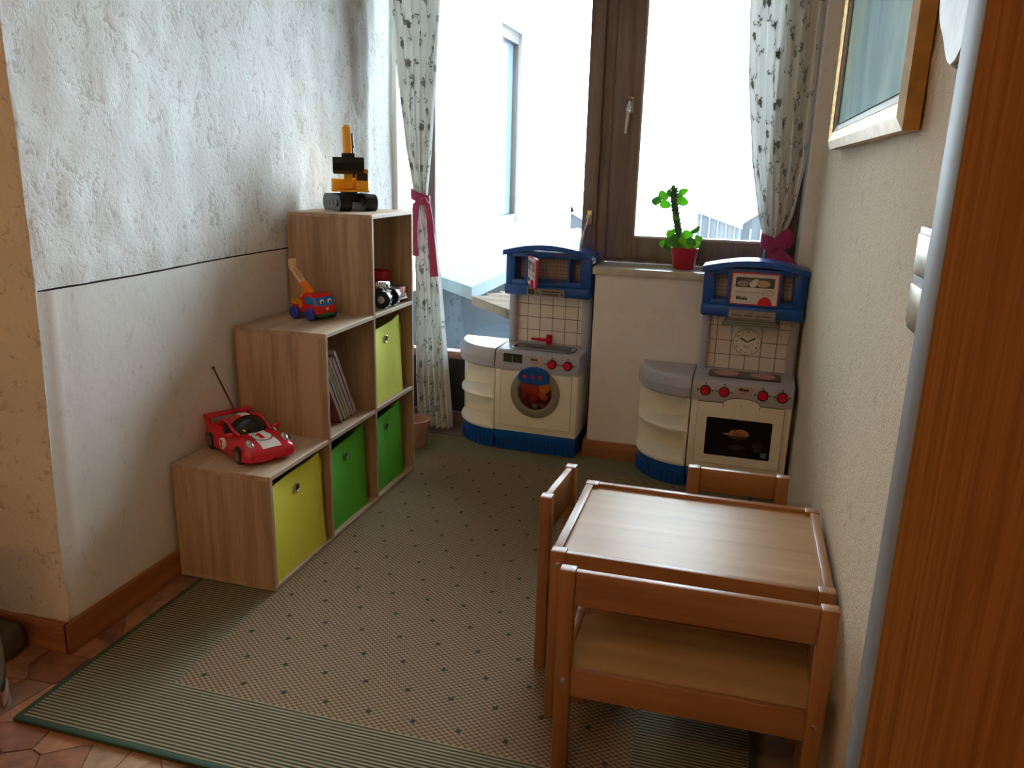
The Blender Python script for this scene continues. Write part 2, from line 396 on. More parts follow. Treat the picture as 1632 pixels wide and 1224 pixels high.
# windows -----------------------------------------------------------------
pane = glass('window_glass')
w1 = bpy.data.objects.new('window_1', None); COL.objects.link(w1); struct(w1, 'tall brown framed glazed door left of the post'); w1.location = (0, YW, FZ)
def frame_part(p, name, *a, bev=.004, m=frame_wood):
    g = G(Matrix.Translation((0, -YW, -FZ)))
    for q in a: g.box(*q, bev)
    return g.build(name, m, p)
frame_part(w1, 'left_jamb', (-.40, -.338, YW, YW + .07, FZ, 2.15), m=smooth_plaster)
frame_part(w1, 'glazing_bar', (-.190, -.148, YW - .01, YW + .06, .36, 2.15))
frame_part(w1, 'stile', (.537, .60, YW - .012, YW + .06, .05, 2.15))
frame_part(w1, 'post', (.60, .645, YW, YW + .08, FZ, 2.15))
frame_part(w1, 'top_rail', (-.325, .60, YW - .005, YW + .06, 2.08, 2.15))
frame_part(w1, 'middle_rail', (-.325, .60, YW - .008, YW + .06, .325, .36), m=wood('lower_rail_wood', (120, 82, 66), (150, 106, 86), 'x', 1, .4))
frame_part(w1, 'bottom_rail', (-.325, .60, YW - .01, YW + .06, FZ, .06))
frame_part(w1, 'panel', (-.325, .60, YW + .02, YW + .04, .06, .325), bev=0, m=plain('dark_door_panel', (44, 46, 48), .4))
frame_part(w1, 'pane', (-.325, .54, YW + .028, YW + .032, .36, 2.09), bev=0, m=pane)
g = G(Matrix.Translation((0, -YW, -FZ))); g.box(.561, .583, YW - .022, YW - .012, .985, 1.045, .004)
hd = g.build('handle_plate', brass, w1)
g = G(Matrix.Translation((0, -YW, -FZ))); g.cyl((.572, YW - .02, 1.02), (.572, YW - .055, 1.02), .008).tube([(.572, YW - .05, 1.025), (.571, YW - .058, 1.005), (.558, YW - .062, .95), (.546, YW - .062, .875)], .0075)
g.build('handle_lever', chrome, hd)
w2 = bpy.data.objects.new('window_2', None); COL.objects.link(w2); struct(w2, 'brown framed window right of the post'); w2.location = (0, YW, FZ)
frame_part(w2, 'outer_frame', (.645, .668, YW, YW + .08, .828, 2.15), (1.37, 1.43, YW, YW + .08, .828, 2.15), (.668, 1.37, YW, YW + .08, .828, .862), (.668, 1.37, YW, YW + .08, 2.10, 2.15))
frame_part(w2, 'sash_stile', (.655, .762, YW - .018, YW + .05, .848, 2.12))
frame_part(w2, 'sash_stile', (1.30, 1.385, YW - .018, YW + .05, .848, 2.12))
frame_part(w2, 'sash_rail', (.762, 1.30, YW - .018, YW + .05, .848, .938))
frame_part(w2, 'sash_rail', (.762, 1.30, YW - .018, YW + .05, 2.04, 2.12))
frame_part(w2, 'glazing_bead', (.762, .770, YW - .010, YW + .03, .938, 2.04), (1.292, 1.30, YW - .010, YW + .03, .938, 2.04), (.77, 1.292, YW - .010, YW + .03, .938, .946), bev=0, m=plain('pale_bead', (190, 178, 166), .4))
frame_part(w2, 'pane', (.762, 1.30, YW + .018, YW + .022, .938, 2.04), bev=0, m=pane)
g = G(Matrix.Translation((0, -YW, -FZ))); g.box(.709, .735, YW - .028, YW - .018, 1.445, 1.51, .005)
hd = g.build('handle_plate', brass, w2)
g = G(Matrix.Translation((0, -YW, -FZ))); g.cyl((.722, YW - .028, 1.49), (.722, YW - .055, 1.49), .009).tube([(.722, YW - .05, 1.497), (.721, YW - .062, 1.485), (.718, YW - .066, 1.45), (.715, YW - .066, 1.362)], [.009, .010, .0095, .008])
g.build('handle_lever', chrome, hd)

# rug ---------------------------------------------------------------------
RX0, RX1, RY0, RY1 = -.25, 1.34, -.655, 1.50
IX0, IX1, IY0, IY1 = 0.0, 1.09, -.446, 1.256
def rug_mats():
    # border: woven stripes across
    m, nt, b = _new('rug_border_weave'); v = coords(nt)
    sx = N(nt, 'ShaderNodeSeparateXYZ'); nt.links.new(v, sx.inputs[0])
    w = N(nt, 'ShaderNodeMath', operation='MULTIPLY'); w.inputs[1].default_value = 2 * PI / .0098; nt.links.new(sx.outputs['Y'], w.inputs[0])
    s = N(nt, 'ShaderNodeMath', operation='SINE'); nt.links.new(w.outputs[0], s.inputs[0])
    h = N(nt, 'ShaderNodeMath', operation='MULTIPLY_ADD'); h.inputs[1].default_value = .5; h.inputs[2].default_value = .5; nt.links.new(s.outputs[0], h.inputs[0])
    nt.links.new(ramp(nt, h.outputs[0], [(.30, s2l((66, 74, 58))), (.62, s2l((146, 136, 108)))]), b.inputs['Base Color'])
    b.inputs['Roughness'].default_value = .95; b.inputs['Specular IOR Level'].default_value = .1
    bump(nt, b, h.outputs[0], .5, .003)
    # field: checker weave with green dots on a staggered grid
    m2, nt, b = _new('rug_field_weave'); v = coords(nt)
    ck = N(nt, 'ShaderNodeTexChecker'); ck.inputs['Scale'].default_value = 1
    mp = N(nt, 'ShaderNodeMapping'); mp.inputs['Scale'].default_value = (110, 150, 0); nt.links.new(v, mp.inputs[0]); nt.links.new(mp.outputs[0], ck.inputs[0])
    ck.inputs[1].default_value = s2l((146, 128, 102)); ck.inputs[2].default_value = s2l((100, 82, 62))
    sx = N(nt, 'ShaderNodeSeparateXYZ'); nt.links.new(v, sx.inputs[0])
    def mth(op, a, c=None, d=None):
        n = N(nt, 'ShaderNodeMath', operation=op)
        for i, q in enumerate((a, c, d)):
            if q is None: continue
            if isinstance(q, (int, float)): n.inputs[i].default_value = q
            else: nt.links.new(q, n.inputs[i])
        return n.outputs[0]
    ry = mth('DIVIDE', mth('ADD', sx.outputs['Y'], .40), .1005)
    row = mth('ROUND', ry)
    fy = mth('ABSOLUTE', mth('MULTIPLY', mth('SUBTRACT', ry, row), .1005))
    rx = mth('DIVIDE', mth('ADD', mth('SUBTRACT', sx.outputs['X'], .268), mth('MULTIPLY', row, .0548)), .1102)
    fx = mth('ABSOLUTE', mth('MULTIPLY', mth('SUBTRACT', rx, mth('ROUND', rx)), .1102))
    dot = mth('MULTIPLY', mth('LESS_THAN', fx, .0058), mth('LESS_THAN', fy, .0062))
    mx = N(nt, 'ShaderNodeMixRGB'); mx.inputs[2].default_value = s2l((58, 66, 46)); nt.links.new(dot, mx.inputs[0]); nt.links.new(ck.outputs[0], mx.inputs[1])
    nt.links.new(mx.outputs[0], b.inputs['Base Color']); b.inputs['Roughness'].default_value = .95; b.inputs['Specular IOR Level'].default_value = .1
    bump(nt, b, ck.outputs[1], .35, .002)
    return m, m2
rb, rf = rug_mats()
rug = thing('rug', 'beige woven rug with small green dots and a green striped border', 'rug', (0, 0, FZ))
up = Matrix.Translation((0, 0, -FZ))
g = G(up); g.box(IX0, IX1, IY0, IY1, FZ, 0); g.build('field', rf, rug)
g = G(up)
for q in ((RX0, RX1, RY0, IY0), (RX0, RX1, IY1, RY1), (RX0, IX0, IY0, IY1), (IX1, RX1, IY0, IY1)): g.box(*q, FZ, -.0002)
g.build('border', rb, rug)
gb = plain('green_binding', (52, 78, 58), .9, bmp=.2, nscale=400)
for q in ((RX0 - .007, RX1 + .007, RY0 - .009, RY0 + .006), (RX0 - .007, RX1 + .007, RY1 - .006, RY1 + .008), (RX0 - .009, RX0 + .005, RY0, RY1), (RX1 - .005, RX1 + .009, RY0, RY1)):
    g = G(up); g.box(*q, FZ, .0015, .002); g.build('binding', gb, rug)

# outside -------------------------------------------------------------------
render_white = plain('white_render', (238, 238, 236), .9)
hw = thing('house_wing', 'white rendered wing of the house outside the glazed door', 'building', (-.9, 4.2, -1.2))
O = Matrix.Translation((.9, -4.2, 1.2))
g = G(O); X0, X1 = -1.1, -.6
for q in ((1.85, 4.16, -1.2, 3.6), (5.38, 6.9, -1.2, 3.6), (4.16, 5.38, -1.2, .70), (4.16, 5.38, 2.32, 3.6)): g.box(X0, X1, q[0], q[1], q[2], q[3])
g.build('wall', render_white, hw)
g = G(O); g.box(-1.0, -.585, 1.86, 6.9, -1.2, .50); g.build('base_cladding', plain('dark_slate', (30, 36, 40), .9, 0, 0), hw)
fr = plain('grey_window_frame', (46, 42, 40), .5)
g = G(O)
for q in ((4.16, 4.26, .70, 2.32), (5.28, 5.38, .70, 2.32), (4.26, 5.28, .70, .80), (4.26, 5.28, 2.22, 2.32), (4.74, 4.80, .80, 2.22)): g.box(-.86, -.78, *q, .005)
wf = g.build('window_frame', fr, hw)
g = G(O); g.box(-.84, -.83, 4.26, 5.28, .8, 2.22); g.build('pane', plain('pale_pane', (70, 84, 92), .05), wf)
g = G(O); g.box(-.80, -.56, 4.12, 5.42, .70, .725, .008); g.build('window_ledge', plain('pale_stone', (214, 210, 204), .7), hw)
# lean-to roof below the glazed door: white strip along the wing, then boards
lr = thing('lean_to_roof', 'low boarded roof with a white strip outside the glazed door', 'roof', (0, 3.2, -1.2))
O = Matrix.Translation((0, -3.2, 1.2))
g = G(O); g.prism([(-.6, 2.76), (-.19, 2.33), (-.26, 6.9), (-.6, 6.9)], .50, .57); g.build('flashing', plain('zinc_sheet', (66, 76, 80), .9, 0, .1), lr)
bm_ = wood('weathered_boards', (54, 48, 44), (72, 66, 60), 'x', .5, .9, 1.0, 0)
dx, dy = .69, -.724
for i in range(11):
    t0 = .155 * i; ox, oy = -.19 - .0 + .724 * t0 * .55, 2.33 + .69 * t0 * 1.15 + .06 * i * 0
    a = Vector((ox - .02 * i, oy)); d = Vector((dx, dy)); nrm = Vector((.724, .69))
    L = .5 + .17 * i
    g = G(O); p = [a, a + d * L, a + d * L + nrm * .145, a + nrm * .145]
    g.prism([(q.x, q.y) for q in p], .47 - .001 * i, .52 - .001 * i); g.build('board', bm_, lr, smooth=False)
g = G(O); g.box(-.5, 1.2, 5.9, 6.0, -1.2, .47); g.build('support_wall', plain('dark_slate', (30, 36, 40), .9, 0, 0), lr)
g = G(); g.box(-12, 12, 1.85, 8, -6, -1.2); struct(g.build('ground', plain('winter_ground', (32, 36, 36), .95, 0, 0, noise_amt=.4, nscale=.6)), 'dull ground outside')
g = G(); g.box(-120, 120, 8, 260, -6.3, -6); struct(g.build('snow_field', plain('snow', (235, 238, 240), .9, 0, .1, .03, .5)), 'snowy ground in the valley')
def barn(x, y, w, d, h, hr, label, ground=-1.2):
    t = thing('barn', label, 'building', (x, y, ground)); bw_ = wood('grey_barn_boards', (44, 47, 50), (58, 61, 63), 'z', .06, .9)
    g = G(); g.box(-w / 2, w / 2, 0, d, 0, h).prism([(-w / 2, h), (w / 2, h), (0, h + hr)], 0, d, Matrix(((1, 0, 0, 0), (0, 0, 1, 0), (0, 1, 0, 0), (0, 0, 0, 1)))); g.build('wall', bw_, t)
    L = math.hypot(w / 2, hr); a = math.atan2(hr, w / 2)
    for s in (-1, 1):
        g = G(); g.box(-.35, L + .1, -.4, d + .4, 0, .15, 0, Matrix.Translation((s * w / 2, 0, h)) @ (Matrix.Rotation(PI, 4, 'Z') if s > 0 else Matrix()) @ Matrix.Translation((0, -d if s > 0 else 0, 0)) @ Matrix.Rotation(-a, 4, 'Y'))
        g.build('roof_slope', plain('snowy_roof', (226, 230, 234), .8), t)
    for k in range(6):
        g = G(); xx = -w / 2 + w * (k + .5) / 6; g.box(xx - .06, xx + .06, -.06, 0, 0, h); g.build('batten', plain('barn_batten', (80, 86, 90), .8), t)
    return t
# direction of a far thing as seen from the room
def far(px, py, Y):
    d = cr * ((px - 816) / 1273) - cu * ((py - 612) / 1273) + cf; t = (Y - M.translation.y) / d.y; return M.translation + d * t
tl, tr_ = far(1112, 338, 40), far(1178, 363, 40)
t = thing('barn', 'grey wooden barn with a sloping pale roof seen through the right window', 'building', (tl.x, 40, -6))
W_ = tr_.x - tl.x; H0, H1 = tl.z + 6, tr_.z + 6; bwm = wood('grey_barn_boards', (44, 47, 50), (58, 61, 63), 'z', .06, .9, 1, 0)
g = G(); g.prism([(0, 0), (W_, 0), (W_, H1), (0, H0)], -6, 0, Matrix(((1, 0, 0, 0), (0, 0, -1, 0), (0, 1, 0, 0), (0, 0, 0, 1)))); g.build('wall', bwm, t)
for k in range(5):
    u = (k + .5) / 5; g = G(); g.box(W_ * u - .03, W_ * u + .03, -.08, 0, 0, H0 + (H1 - H0) * u); g.build('batten', plain('barn_batten', (76, 80, 84), .8, 0, .1), t)
g = G(); g.prism([(-.1, H0 + .03), (W_ + .15, H1 - .03), (W_ + .15, H1 + .14), (-.1, H0 + .20)], -6.3, .3, Matrix(((1, 0, 0, 0), (0, 0, -1, 0), (0, 1, 0, 0), (0, 0, 0, 1)))); g.build('roof', plain('snowy_roof', (226, 230, 234), .8), t)
a = far(1222, 366, 48); barn(a.x, 48, 3.6, 6, a.z + 6, 1.3, 'far grey gabled barn partly behind the right curtain', -6)
a = far(914, 356, 20); barn(a.x, 20, 1.6, 3, a.z + 6 - .1, .4, 'small grey shed beside the bare tree outside', -6)
a = far(916, 330, 28)
tr = thing('bare_tree', 'bare winter tree beyond the white house wing', 'tree', (a.x, 28, -6)); tm = plain('pale_bark', (70, 68, 64), .9)
rng = random.Random(5); g = G(); g.tube([(0, 0, 0), (.05, 0, 4), (-.05, 0, 7.6)], [.12, .09, .05]); trunk = g.build('trunk', tm, tr)
for k in range(26):
    z = rng.uniform(4.6, 7.6); a_ = rng.uniform(0, 2 * PI); L = rng.uniform(.4, 1.0)
    g = G(); p = Vector((0, 0, z)); pts = [p.copy()]
    for q in range(4): p = p + Vector((math.cos(a_) * L / 4, math.sin(a_) * L / 4, rng.uniform(.05, .3))); a_ += rng.uniform(-.5, .5); pts.append(p.copy())
    g.tube(pts, [.03, .022, .016, .011, .006], 5); g.build('branch', tm, tr)
a = far(1084, 300, 90); st = thing('church_steeple', 'faint church steeple on the horizon behind the plant', 'tower', (a.x, 90, -6))
stone = plain('pale_steeple', (84, 92, 96), .9)
g = G(); g.box(-1.0, 1.0, -1.0, 1.0, 0, a.z + 4.5); g.build('tower', stone, st)
g = G(); g.lathe([(1.3, a.z + 4.5), (.55, a.z + 5.4), (.12, a.z + 7.6), (.0, a.z + 8.4)], 8, cap=False); g.build('spire', stone, st)

# ceiling lamp in the room behind the camera: two warm bulbs
la = thing('ceiling_lamp', 'brass ceiling lamp with two warm round bulbs behind the viewer', 'lamp', (.5, -2.3, CEIL))
g = G(); g.lathe([(.07, 0), (.07, -.015), (.05, -.03), (.012, -.035), (.012, -.2)], 20, cap=False); g.box(-.2, .2, -.01, .01, -.215, -.195, .004); g.build('lamp_arm', brass, la)
bulb = emit('warm_bulb', (1.0, .47, .16), LAMP)
for s in (-1, 1):
    g = G(); g.cyl((s * .18, 0, -.22), (s * .18, 0, -.275), .02); g.build('socket', brass, la)
    g = G(); g.ell((s * .18, 0, -.325), .06, .06, .06, 20, 12); g.build('bulb', bulb, la)

# ================================================================== furniture
p, t = .345, .0143
SD = .325
L3 = 3 * p + t
shelf = thing('stepped_cube_shelf', 'pale oak stepped cube shelf along the left wall', 'shelf', (0, 0, 0))
def panel(name, y0, y1, z0, z1, m):
    g = G(); g.box(-SD, 0, y0, y1, z0, z1, .0012, seg=1); return g.build(name, m, shelf)
panel('side_panel', 0, t, t, p, oak_v); panel('divider', p, p + t, t, 2 * p, oak_v); panel('divider', 2 * p, 2 * p + t, t, 3 * p, oak_v); panel('side_panel', 3 * p, L3, t, 3 * p, oak_v)
panel('bottom_board', 0, L3, .001, t, oak_h)
panel('top_board', 0, p, p, p + t, oak_h); panel('shelf_board', p + t, 2 * p, p, p + t, oak_h); panel('shelf_board', 2 * p + t, 3 * p, p, p + t, oak_h)
panel('top_board', p, 2 * p, 2 * p, 2 * p + t, oak_h); panel('shelf_board', 2 * p + t, 3 * p, 2 * p, 2 * p + t, oak_h)
panel('top_board', 2 * p, L3, 3 * p, L3, oak_h)
for y0, z1 in ((t, p), (p + t, 2 * p), (2 * p + t, 3 * p)):
    g = G(); g.box(-SD + .001, -SD + .005, y0, y0 + p - t, t, z1); g.build('back_panel', oak_v, shelf)

# fabric bins
def bin_(label, y0, z0, w, h, xf, m, tilt, lift):
    o = thing('fabric_bin', label, 'storage bin', (xf - .14, y0 + w / 2, z0), 0, 'fabric bins in the stepped shelf')
    d = .275
    def wall(fn, thick, name):
        g = G()
        n = 14
        front = [fn(i / n, j / 10) for j in range(11) for i in range(n + 1)]
        back = [v - thick for v in front]
        vs = front + back; K = len(front); fs = []
        for j in range(10):
            for i in range(n):
                a = j * (n + 1) + i; q = (a, a + 1, a + n + 2, a + n + 1); fs += [q, tuple(x + K for x in q[::-1])]
        for i in range(n):
            a = 10 * (n + 1) + i; fs.append((a, a + 1, a + 1 + K, a + K)); fs.append((i + 1, i, i + K, i + 1 + K))
        for j in range(10):
            a = j * (n + 1); b = a + n + 1; fs.append((b, a, a + K, b + K)); a += n; b += n; fs.append((a, b, b + K, a + K))
        g.raw(vs, fs); return g.build(name, m, o)
    xo = d / 2 if False else .14
    def frontf(u, v):
        hh = h + lift * (u ** 3) - .006 * math.sin(PI * u)
        bow = (.006 + .012 * v * v) * math.sin(PI * u) * (1 if tilt > 0 else .6)
        yy = -w / 2 + w * u - (.012 * v if u > .99 else 0) * 0 + tilt * .01 * v * u * -1
        return Vector((xo - bow * (.35 + .65 * v) - .010 * sm(.75, 1, u) * v, yy, hh * v + .0))
    fp = wall(frontf, Vector((.004, 0, 0)), 'front_panel')
    wall(lambda u, v: Vector((-d + xo + u * (d - .006), -w / 2 + .004, (h - .012) * v)), Vector((0, -.003, 0)), 'side_panel')
    wall(lambda u, v: Vector((-d + xo + u * (d - .006), w / 2 - .004, (h - .012) * v)), Vector((0, .003, 0)), 'side_panel')
    wall(lambda u, v: Vector((-d + xo, -w / 2 + w * u, (h - .012) * v)), Vector((-.003, 0, 0)), 'back_panel')
    g = G(); g.box(-d + xo, xo - .006, -w / 2 + .005, w / 2 - .005, .0, .004); g.build('bottom', m, o)
    q = frontf(.52, .82); T = Matrix.Translation(q + Vector((.002, 0, 0))) @ Matrix.Rotation(PI / 2, 4, 'Y')
    g = G(); g.lathe([(.0085, -.001), (.0085, .001), (.011, .003), (.014, .002), (.0145, -.001)], 20, T, cap=False); e = g.build('eyelet', chrome, o)
    g = G(); g.lathe([(.0005, .0002), (.0086, .0002)], 20, T, cap=False); g.build('hole', plain('bin_dark_hole', (20, 18, 14), .9), e)
    return o
yel = plain('yellow_fabric', (224, 214, 60), .85, noise_amt=.05, nscale=300, bmp=.05)
yel2 = plain('lime_yellow_fabric', (216, 222, 84), .85, noise_amt=.05, nscale=300, bmp=.05)
grn = plain('green_fabric', (82, 176, 18), .85, noise_amt=.06, nscale=300, bmp=.05)
bin_('yellow fabric bin in the lowest step under the red car', .022, t, .295, .305, -.008, yel, 1, .006)
bin_('green fabric bin in the bottom row under the books', p + t + .008, t, .275, .285, -.016, grn, 1, .022)
bin_('green fabric bin in the bottom row nearest the curtain', 2 * p + t + .008, t, .262, .285, -.018, grn, 1, .02)
bin_('yellow fabric bin in the middle row above the green one', 2 * p + t + .012, p + t, .258, .282, -.016, yel2, 1, .02)

# books leaning in the open cell
bz = p + t
ang = math.radians(29)
books = [(.016, .285, .235, (122, 60, 58), (206, 196, 184), 'tall worn picture book with a brown spine leaning outermost left'),
         (.012, .262, .225, (86, 140, 160), (220, 214, 200), 'light blue book second from the left in the leaning row'),
         (.010, .246, .23, (150, 140, 96), (214, 205, 180), 'olive coloured thin book in the middle of the leaning row'),
         (.014, .272, .235, (150, 110, 104), (210, 200, 190), 'pinkish brown book fourth in the leaning row'),
         (.016, .264, .238, (92, 70, 128), (200, 190, 200), 'purple picture book fifth in the leaning row'),
         (.009, .292, .240, (196, 186, 174), (226, 220, 208), 'whitish thin book at the right end of the leaning row')]
y = .508
for th, h, d, c, pg, lb in books:
    th *= 1.3
    o = thing('picture_book', lb, 'book', (-.04 - d / 2, y, bz), 0, 'books in the shelf cell'); o.rotation_euler = (ang, 0, 0)
    bm1 = plain('book_%d_%d_%d' % c, c, .45, noise_amt=.35, nscale=18); pgm = plain('pages_%d' % pg[0], pg, .8, noise_amt=.1, nscale=200)
    g = G(); g.box(-d / 2, d / 2, 0, .0016, 0, h).box(-d / 2, d / 2, th - .0018, th - .0002, 0, h).box(-d / 2, -d / 2 + .002, 0, th - .0002, 0, h); g.build('cover', bm1, o)
    g = G(); g.box(-d / 2 + .002, d / 2 - .003, .0016, th - .0018, .003, h - .003); g.build('pages', pgm, o)
    y += th / math.cos(ang) + .0006
o = thing('thin_booklet', 'thin white booklet standing against the near side of the open cell', 'book', (-.13, .392, bz), 0, 'books in the shelf cell'); o.rotation_euler = (math.radians(9), 0, 0)
g = G(); g.box(-.09, .09, 0, .008, 0, .15); g.build('cover', plain('booklet', (206, 200, 190), .6, noise_amt=.15), o)

# children's table ----------------------------------------------------------
bolt = plain('steel_bolt', (190, 190, 188), .25, 1.0)
TX0, TX1, TY0, TY1, TH = .878, 1.462, -.292, .143, .42
tb = thing('kids_table', 'low beech children table with a rimmed top against the right wall', 'table', (TX0, TY0, 0))
O = Matrix.Translation((-TX0, -TY0, 0))
for x in (TX0, TX1 - .034):
    for yy in (TY0, TY1 - .03):
        g = G(O); g.box(x, x + .034, yy, yy + .03, .0, TH, .003); lg = g.build('leg', beech_z, tb)
        if yy == TY0:
            g = G(O); g.lathe([(.0001, -.003), (.005, -.0025), (.0065, 0)], 12, Matrix.Translation((x + .017, yy, TH - .03)) @ Matrix.Rotation(-PI / 2, 4, 'X'), cap=False); g.build('bolt', bolt, lg)
g = G(O); g.box(TX0 + .034, TX1 - .034, TY0 + .002, TY0 + .02, TH - .075, TH - .001, .002); g.build('apron', beech, tb)
g = G(O); g.box(TX0 + .034, TX1 - .034, TY1 - .02, TY1 - .002, TH - .075, TH - .001, .002); g.build('apron', beech, tb)
g = G(O); g.box(TX0 + .002, TX0 + .022, TY0 + .03, TY1 - .03, TH - .075, TH - .001, .002); g.build('apron', beech_y, tb)
g = G(O); g.box(TX1 - .022, TX1 - .002, TY0 + .03, TY1 - .03, TH - .075, TH - .001, .002); g.build('apron', beech_y, tb)
g = G(O); g.box(TX0 + .01, TX1 - .01, TY0 + .012, TY1 - .012, TH - .022, TH - .010); g.build('table_top', beech_top, tb)

# chairs and bench -------------------------------------------------------------
def seat_thing(name, label, cat, loc, rz, w, d, h, sh, rail_h, post=.032, back_th=.016):
    """local: back posts at y=0 (outer face), seat runs to +y; x from 0 to w"""
    o = thing(name, label, cat, loc, rz)
    for x in (0, w - post):
        g = G(); g.box(x, x + post, 0, post - .004, 0, h, .003); b = g.build('back_post', beech_z, o)
        g = G(); g.lathe([(.0001, -.003), (.005, -.0025), (.0065, 0)], 12, Matrix.Translation((x + post / 2, 0, sh - .025)) @ Matrix.Rotation(-PI / 2, 4, 'X'), cap=False); g.build('bolt', bolt, b)
        g = G(); g.box(x, x + post, d - .03, d, 0, sh - .002, .003); g.build('leg', beech_z, o)
    g = G(); g.box(post, w - post, .005, .005 + back_th, h - rail_h, h - .002, .002); g.build('back_rail', beech, o)
    g = G(); g.box(post, w - post, .004, .02, sh - .062, sh, .002); g.build('apron', beech, o)
    g = G(); g.box(post, w - post, d - .02, d - .004, sh - .062, sh, .002); g.build('apron', beech, o)
    for x in (.004, w - .02):
        g = G(); g.box(x, x + .016, post, d - .03, sh - .062, sh, .002); g.build('side_rail', beech_y, o)
    g = G(); g.box(.02, w - .02, .02, d - .02, sh - .012, sh - .004); g.build('seat', beech_top, o)
    return o
seat_thing('kids_bench', 'low beech children bench with a back rail in front of the table', 'bench', (.932, -.452, 0), math.radians(.6), .516, .26, .466, .245, .076)
seat_thing('kids_chair', 'small beech chair at the left short side of the table', 'chair', (.826, .128, 0), math.radians(-94), .246, .235, .466, .245, .10)
seat_thing('kids_chair', 'small beech chair behind the table in front of the toy stove', 'chair', (1.391, .232, 0), PI, .256, .225, .466, .245, .066)

# wardrobe on the right ------------------------------------------------------------
wd = thing('wardrobe', 'tall red brown wardrobe with a pale metal edge strip at the right', 'wardrobe', (1.475, -1.2, FZ))
O = Matrix.Translation((-1.475, 1.2, -FZ))
g = G(O); g.box(1.404, XR - .006, -1.95, -.98, FZ, 2.2); g.build('body', wardrobe_wood, wd)
g = G(O); g.box(1.384, 1.404, -1.95, -1.052, FZ + .02, 2.2, .001); g.build('door', wardrobe_wood, wd)
g = G(O); g.box(1.3835, 1.404, -1.052, -.985, FZ + .02, 2.2, .002); g.build('edge_strip', plain('pale_edge_strip', (134, 136, 138), .6, 0, .1), wd)

# picture -------------------------------------------------------------------------
PXW = XR - .004
pc = thing('framed_picture', 'gold framed blue green painting on the right wall', 'picture', (PXW, .3, 1.296))
O = Matrix.Translation((-PXW, -.3, -1.296))
Y0, Y1, Z0, Z1 = -.355, .885, 1.296, 2.16
gold = plain('gold_leaf', (196, 146, 48), .45, .7, noise_amt=.35, nscale=120, bmp=.4); silver = plain('silver_leaf', (160, 152, 138), .6, .2, noise_amt=.2, nscale=80); goldb = plain('dull_gold', (166, 126, 62), .5, .4, noise_amt=.2)
def ring(w0, w1, d0, d1, name, m, par):
    # mitred frame moulding between two insets; d = depth from the wall
    g = G(O); v = []
    for w_, d_ in ((w0, 0 if w0 == 0 else d0 - .004), (w0, d0), (w1, d1), (w1, d0 - .006)):
        v += [(PXW - d_, Y0 + w_, Z0 + w_), (PXW - d_, Y1 - w_, Z0 + w_), (PXW - d_, Y1 - w_, Z1 - w_), (PXW - d_, Y0 + w_, Z1 - w_)]
    f = []
    for k in range(3):
        for i in range(4): j = (i + 1) % 4; f.append((k * 4 + i, k * 4 + j, (k + 1) * 4 + j, (k + 1) * 4 + i))
    return g.raw(v, f).build(name, m, par, smooth=False)
ring(0, .022, .026, .034, 'outer_moulding', goldb, pc); ring(.022, .048, .034, .026, 'gilt_moulding', gold, pc); ring(.048, .068, .026, .016, 'inner_moulding', silver, pc)
m, nt, b = _new('blue_green_painting')
no = N(nt, 'ShaderNodeTexNoise'); no.inputs['Scale'].default_value = 3.2; no.inputs['Detail'].default_value = 7; no.inputs['Distortion'].default_value = .7
nt.links.new(coords(nt, (1, 1.1, .7)), no.inputs['Vector'])
nt.links.new(ramp(nt, no.outputs[0], [(.30, s2l((112, 148, 154))), (.48, s2l((150, 186, 184))), (.60, s2l((176, 206, 198))), (.74, s2l((196, 204, 164)))]), b.inputs['Base Color']); b.inputs['Roughness'].default_value = .75; b.inputs['Specular IOR Level'].default_value = .1
g = G(O); g.box(PXW - .014, PXW, Y0 + .06, Y1 - .06, Z0 + .06, Z1 - .06); g.build('painting', m, pc)
# wavy plaque and light switch
pl = thing('wall_plaque', 'greyish white stone plaque with a wavy brown rim beside the wardrobe', 'plaque', (XR, -.62, 1.40))
def outline(k, n=48):
    out = []
    for i in range(n):
        a = 2 * PI * i / n; r = 1 + .05 * math.sin(3 * a + .4) + .035 * math.sin(7 * a)
        out.append((math.cos(a) * .165 * r * k, math.sin(a) * .18 * r * k + .155))
    return out
T = Matrix(((0, 0, -1, 0), (1, 0, 0, 0), (0, 1, 0, 0), (0, 0, 0, 1)))
g = G(); g.prism(outline(1.0), .002, .020, T); g.build('rim', plain('bark_rim', (96, 70, 54), .9, bmp=.6, nscale=60), pl)
g = G(); g.prism(outline(.975), .020, .026, T); g.build('face', plain('pale_stone_face', (206, 206, 206), .55, noise_amt=.14, nscale=14, bmp=.3), pl)
sw = thing('light_switch', 'chrome framed double light switch half hidden by the wardrobe', 'switch', (XR, -.60, 1.0))
g = G(); g.box(-.010, .006, -.045, .085, .002, .155, .004); g.build('frame', plain('steel_plate', (150, 150, 148), .3, .7), sw)
for z in (.012, .085):
    g = G(); g.box(-.014, -.009, -.035, .074, z, z + .06, .003); g.build('rocker', plain('switch_gold_grey', (160, 140, 106), .35, .4), sw)

